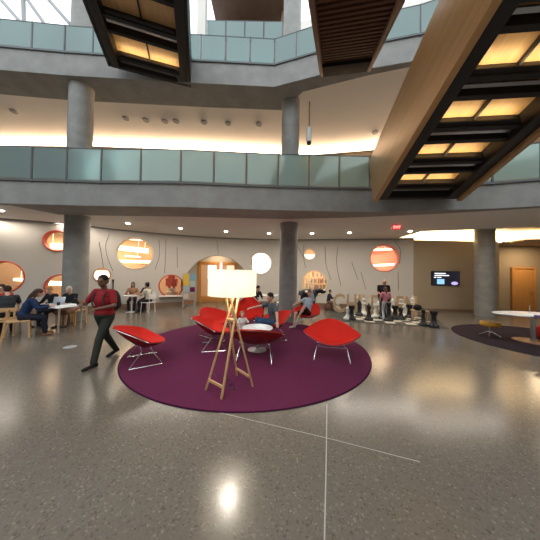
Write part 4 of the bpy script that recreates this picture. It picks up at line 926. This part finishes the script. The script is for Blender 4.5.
# black and white cow figure
cw = empty('cow_figure', (X(308.5, 9.9), 9.9, 0), face(1, -.15)+0, 'black and white cow figure standing behind the person in pale blue', 'sculpture')
b = MB().ball((0, 0, .95), (.2, .42, .22), 14).cap((0, .32, 1.05), (0, .52, 1.12), .13, .09).ball((0, .62, 1.06), (.085, .15, .09), 12)
for sx in (-1, 1):
    for yy in (-.28, .26): b.cap((sx*.11, yy, .9), (sx*.11, yy-.02, .5), .075, .05).cap((sx*.11, yy-.02, .5), (sx*.11, yy, .04), .045, .04)
    b.cap((sx*.08, .56, 1.15), (sx*.19, .53, 1.16), .03, .02).cap((sx*.05, .55, 1.17), (sx*.09, .56, 1.27), .018, .008)
b.cap((0, -.4, 1.08), (0, -.5, .6), .02, .02)
mc = bpy.data.materials.new('cow hide'); mc.use_nodes = True; nt = mc.node_tree; bs = nt.nodes['Principled BSDF']; tc = nt.nodes.new('ShaderNodeTexCoord'); nz = nt.nodes.new('ShaderNodeTexNoise'); nz.inputs['Scale'].default_value = 2.3; rp = nt.nodes.new('ShaderNodeValToRGB'); rp.color_ramp.interpolation = 'CONSTANT'
rp.color_ramp.elements[0].color = (.012, .012, .012, 1); rp.color_ramp.elements[1].position = .56; rp.color_ramp.elements[1].color = (.75, .72, .68, 1)
nt.links.new(tc.outputs['Object'], nz.inputs[0]); nt.links.new(nz.outputs['Fac'], rp.inputs[0]); nt.links.new(rp.outputs[0], bs.inputs['Base Color'])
remeshed(b, 'body', mc, .02, cw)

# ------------------------------------------------------------------ chess corner
mq = [(2.15, 8.75), (6.6, 7.72), (7.35, 10.4), (2.9, 11.35)]
mq = [(p.x, p.y) for p in (atz(331, 320.8), atz(449, 328.4))]+[(7.5, 10.3), (3.0, 11.3)]
o = MB().prism(mq, -.002, .012).build('floor_mat', M['mat_'], smooth=False); tag(o, 'dark olive mat under the giant chess set', 'mat')
A0, A1 = V((*mq[0], 0)), V((*mq[1], 0)); ex_ = (A1-A0).normalized(); ey_ = V((-ex_.y, ex_.x, 0)); mz = math.atan2(ex_.y, ex_.x)
bo = A0+ex_*.92+ey_*.16
o = MB().box((1.44, 1.0, .004), (2.88, 2.0, .008)).build('chess_board', M['chk'], smooth=False); o.location = (bo.x, bo.y, .012); o.rotation_euler.z = mz
o.data.transform(Matrix.Identity(4)); tag(o, 'giant checkered chess board laid on the olive mat', 'chess board')
def chess(kind, white, px, py, lab, k=1.0):
    p = atz(px, py, .02); m_ = M['ivory'] if white else M['black']
    basep = [(0, 0), (.16, 0), (.165, .03), (.15, .06), (.12, .09), (.085, .13)]
    if kind == 'pawn': prof = basep+[(.06, .22), (.055, .27), (.09, .29), (.06, .31), (.075, .34), (.085, .38), (.075, .42), (.04, .455), (0, .46)]
    elif kind == 'rook': prof = basep+[(.075, .25), (.07, .36), (.11, .39), (.11, .47), (.07, .47), (.07, .44), (0, .44)]
    elif kind == 'bishop': prof = basep+[(.06, .25), (.052, .38), (.095, .40), (.06, .42), (.08, .47), (.075, .52), (.03, .585), (.025, .60), (.028, .615), (0, .63)]
    elif kind == 'queen': prof = basep+[(.065, .3), (.055, .45), (.10, .47), (.06, .49), (.075, .58), (.105, .63), (.07, .635), (.03, .66), (.03, .68), (0, .70)]
    elif kind == 'king': prof = basep+[(.068, .3), (.058, .47), (.105, .49), (.062, .51), (.08, .62), (.09, .66), (.04, .69), (.02, .70), (0, .70)]
    else: prof = basep+[(.10, .15), (.10, .17), (0, .17)]
    prof = [(r*.97, z) for r, z in prof]
    b = MB().lathe(prof, 28)
    if kind == 'king': b.box((0, 0, .75), (.03, .03, .12)).box((0, 0, .755), (.09, .03, .03))
    if kind == 'rook':
        for a_ in range(6): b.box((.092*math.cos(a_*PI/3), .092*math.sin(a_*PI/3), .485), (.045, .05, .04), (0, 0, a_*PI/3))
    if kind == 'knight':
        out = [(-.08, .16), (-.09, .28), (-.07, .40), (-.02, .48), (.01, .53), (.03, .48), (.08, .43), (.14, .36), (.15, .31), (.11, .29), (.05, .33), (.04, .29), (.08, .22), (.08, .16)]
        A = [b.b.verts.new((x, -.045, z)) for x, z in out]; B = [b.b.verts.new((x, .045, z)) for x, z in out]
        b.b.faces.new(A); b.b.faces.new(B[::-1])
        for q in range(len(A)): b.b.faces.new((A[q], B[q], B[(q+1) % len(A)], A[(q+1) % len(A)]))
    for v_ in b.b.verts: v_.co *= k
    o = b.build('chess_'+kind, m_, bevel=0); o.location = (p.x, p.y, .0205); o.rotation_euler.z = mz+(0 if px < 400 else PI); tag(o, lab, 'chess piece'); o['group'] = 'giant chess pieces'
CH = [('rook', 0, 351.5, 319.4, 'black rook at the front corner of the giant board nearest the red chair'), ('bishop', 0, 359.3, 315.5, 'black bishop just behind the front row near the letter H'), ('bishop', 0, 368.7, 320.2, 'black bishop in the front row before the white pawns'),
 ('knight', 0, 382.5, 318.8, 'black knight beside the girl\'s leg'), ('king', 0, 388.8, 320.8, 'black king in front of the girl in pink'), ('rook', 0, 395, 318.8, 'black rook next to the black king'), ('pawn', 0, 400.8, 319.3, 'lone black pawn in front of a white bishop'), ('rook', 0, 409.3, 317.6, 'black rook in front of the last white piece'),
 ('queen', 0, 423.2, 325.2, 'black queen off the board near the corner of the mat', .8), ('rook', 0, 433.8, 326.6, 'black rook last in line at the mat corner'),
 ('pawn', 1, 347.8, 319.0, 'white pawn touching the front corner black rook'), ('king', 1, 356.8, 312.3, 'white king behind the black bishop near the letter H'), ('queen', 1, 363.5, 314.2, 'white queen between two black bishops'), ('bishop', 1, 371.2, 312, 'white bishop standing behind the black bishop in the front row'),
 ('rook', 1, 376, 316.8, 'white rook on the board left of the girl'), ('pawn', 1, 379, 311.2, 'white pawn in the back row beside the girl'), ('bishop', 1, 392.5, 311.8, 'white bishop in the back row past the girl'), ('queen', 1, 401.5, 314.6, 'white queen behind the lone black pawn'), ('knight', 1, 405.5, 316.2, 'white knight between the lone pawn and the last rook'), ('king', 1, 412.5, 313.6, 'white king at the far end of the board')]
for c_ in CH: chess(*c_[:5], k=(c_[5] if len(c_) > 5 else .97)*1.12)
pv_ = atz(337.5, 311.5, .012); o = MB().lathe([(0, 0), (.12, 0), (.16, .05), (.18, .14), (.15, .22), (.07, .27), (.06, .33), (.09, .37), (.06, .42), (0, .44)], 28).build('white_figure', M['ivory']); o.location = (pv_.x, pv_.y, .012); tag(o, 'squat white figure standing in front of the letter C', 'figure')
# CHILDREN letters
l0, l1 = V((3.28, 10.72, 0)), V((7.0, 9.75, 0)); ld = (l1-l0).normalized()
q0 = atz(334.5, 311, .012)
xs = [334.0, 348.5, 357.5, 365.3, 377.0, 388.5, 400.0, 411.0]
def onl(px):
    v = ray(px, 290); den = v.x*ld.y-v.y*ld.x; t = (l0.x*ld.y-l0.y*ld.x)/den; return v*t
for i, ch_ in enumerate('CHILDREN'):
    cen = onl([339, 351.8, 359.6, 366, 376.5, 388.5, 399.5, 411][i])
    ob = text(ch_, 1.06, M['letter'], None, (0, 0, 0), ext=.07, name='wooden_letter', bold=.012)
    me = ob.data; me.materials.append(M['letterf'])
    for p in me.polygons:
        if abs(p.normal.z) > .9: p.material_index = 1
    xs_ = [v.co.x for v in me.vertices]; ys_ = [v.co.y for v in me.vertices]; cx_ = (max(xs_)+min(xs_))/2; my = min(ys_); hh = max(ys_)-my; 
    me.transform(Matrix.Diagonal((.66 if ch_ not in 'CI' else (.8 if ch_ == 'C' else .9), .90/hh, 1, 1)) @ Matrix.Translation((-cx_, -my, 0)))
    ob.location = (cen.x, cen.y, .012); ob.rotation_euler = (PI/2, 0, math.atan2(ld.y, ld.x))
    tag(ob, 'freestanding wooden letter %s of the word behind the giant chess set' % ch_, 'letter', 'letters spelling a word')
# low plank stool with black bag
pb = atz(422.5, 322.5); bb = empty('low_bench', (pb.x+.05, pb.y+.25, .012), mz, 'low pale plank bench beyond the black queen', 'bench')
MB().box((0, 0, .40), (.62, .26, .035)).build('plank', M['letterf'], bb, bevel=.005)
for sx in (-1, 1): MB().box((sx*.25, 0, .19), (.03, .22, .385)).build('leg', M['letterf'], bb, bevel=.003)
b = MB().ball((0, 0, .12), (.17, .12, .13), 12).ball((.08, 0, .07), (.12, .11, .08), 10); bg = remeshed(b, 'bag', cmat((.012, .011, .011)), .012); bg.location = (pb.x-.02, pb.y+.27, .425); tag(bg, 'small black bag on the low plank bench', 'bag')

# ------------------------------------------------------------------ oval table, stool, pouf on the right
tf = atz(531, 342, .013)
rt = empty('oval_table', (tf.x+.12, tf.y+.05, .013), -.1, 'white oval table on a steel post over the dark rug', 'table')
zt_ = .78
pl_, pc_ = atz(493.5, 312.5, zt_), atz(530, 320.5, zt_)
b = MB().lathe([(0, zt_-.045), (.9, zt_-.045), (.99, zt_-.03), (1.0, zt_-.012), (.99, zt_), (0, zt_)], 64)
for v_ in b.b.verts: v_.co.x *= 1.0; v_.co.y *= .50
b.build('table_top', M['wtab'], rt)
MB().cyl((0, 0, .02), (0, 0, zt_-.04), .055, n=20).build('post', M['steel'], rt)
b = MB().lathe([(.42, 0), (.42, .012), (.36, .025), (.06, .04)], 48); b.build('foot_plate', M['bronze'], rt)
st = atz(490, 336, .013)
rt = empty('stool', (st.x, st.y, .013), .2, 'low ochre cushioned stool on a splayed chrome base', 'stool')
MB().lathe([(0, .30), (.2, .30), (.235, .33), (.24, .40), (.22, .44), (0, .445)], 32).build('cushion', M['yel'], rt)
MB().lathe([(0, .445), (.19, .445), (.19, .455), (0, .46)], 32).build('seat_top', M['yeld'], rt)
MB().cyl((0, 0, .1), (0, 0, .30), .022).build('post', M['chrome'], rt)
for k in range(4):
    a_ = k*PI/2+.5; MB().tube([(0, 0, .14), (.09*math.cos(a_), .09*math.sin(a_), .10), (.24*math.cos(a_), .24*math.sin(a_), .012)], [.02, .016, .012], 8).build('leg', M['chrome'], rt)
cl_ = atz(550, 340, .013); o = MB().lathe([(0, 0), (.2, 0), (.27, .08), (.28, .25), (.24, .36), (0, .38)], 32).build('pouf', M['redd']); o.location = (cl_.x, cl_.y, .013); tag(o, 'dark red pouf cut by the photo edge beside the oval table', 'pouf')
p1 = atz(532, 315.5, zt_+.013)
for dx, dy, a_, lab in ((0, 0, .2, 'white sheets stacked on the oval table'), (.18, -.12, -.3, 'loose white sheet on the oval table near its edge')):
    o = MB().box((0, 0, .004), (.3, .21, .008)).build('paper', M['paper'], smooth=False); o.location = (p1.x+dx, p1.y+dy, zt_+.014); o.rotation_euler.z = a_; tag(o, lab, 'paper')
p2 = atz(530.5, 313, zt_+.013); o = MB().lathe([(0, 0), (.04, 0), (.035, .01), (.008, .02), (.008, .2), (.012, .21), (0, .215)], 16).build('sign_holder', M['steel']); o.location = (p2.x, p2.y+.02, zt_+.014); tag(o, 'thin upright metal sign holder on the oval table', 'holder')
p3 = atz(539, 317, zt_+.013); o = MB().box((0, 0, .02), (.16, .1, .04)).build('notebook', cmat((.12, .08, .25)), bevel=.004); o.location = (p3.x, p3.y, zt_+.014); tag(o, 'small violet notebook on the oval table', 'notebook')
p4 = atz(70, 347, 0); o = MB().lathe([(0, 0), (.13, 0), (.13, .004), (.11, .006), (0, .006)], 28).build('floor_outlet', M['grey']); o.location = (p4.x, p4.y, .0); tag(o, 'small round metal outlet cover in the terrazzo', 'outlet')

# ------------------------------------------------------------------ light
w = bpy.data.worlds.new('world'); SC.world = w; w.use_nodes = True; nt = w.node_tree; bg = nt.nodes['Background']
bg.inputs[0].default_value = (.88, .95, 1, 1); bg.inputs[1].default_value = 1.7
SC.view_settings.view_transform = 'Standard'; SC.view_settings.look = 'None'; SC.view_settings.exposure = .45; SC.view_settings.gamma = 1; SC.view_settings.use_curve_mapping = False
SC.cycles.use_denoising = True; SC.cycles.max_bounces = 8; SC.cycles.transparent_max_bounces = 16; SC.cycles.sample_clamp_indirect = 6; SC.cycles.caustics_reflective = False; SC.cycles.caustics_refractive = False
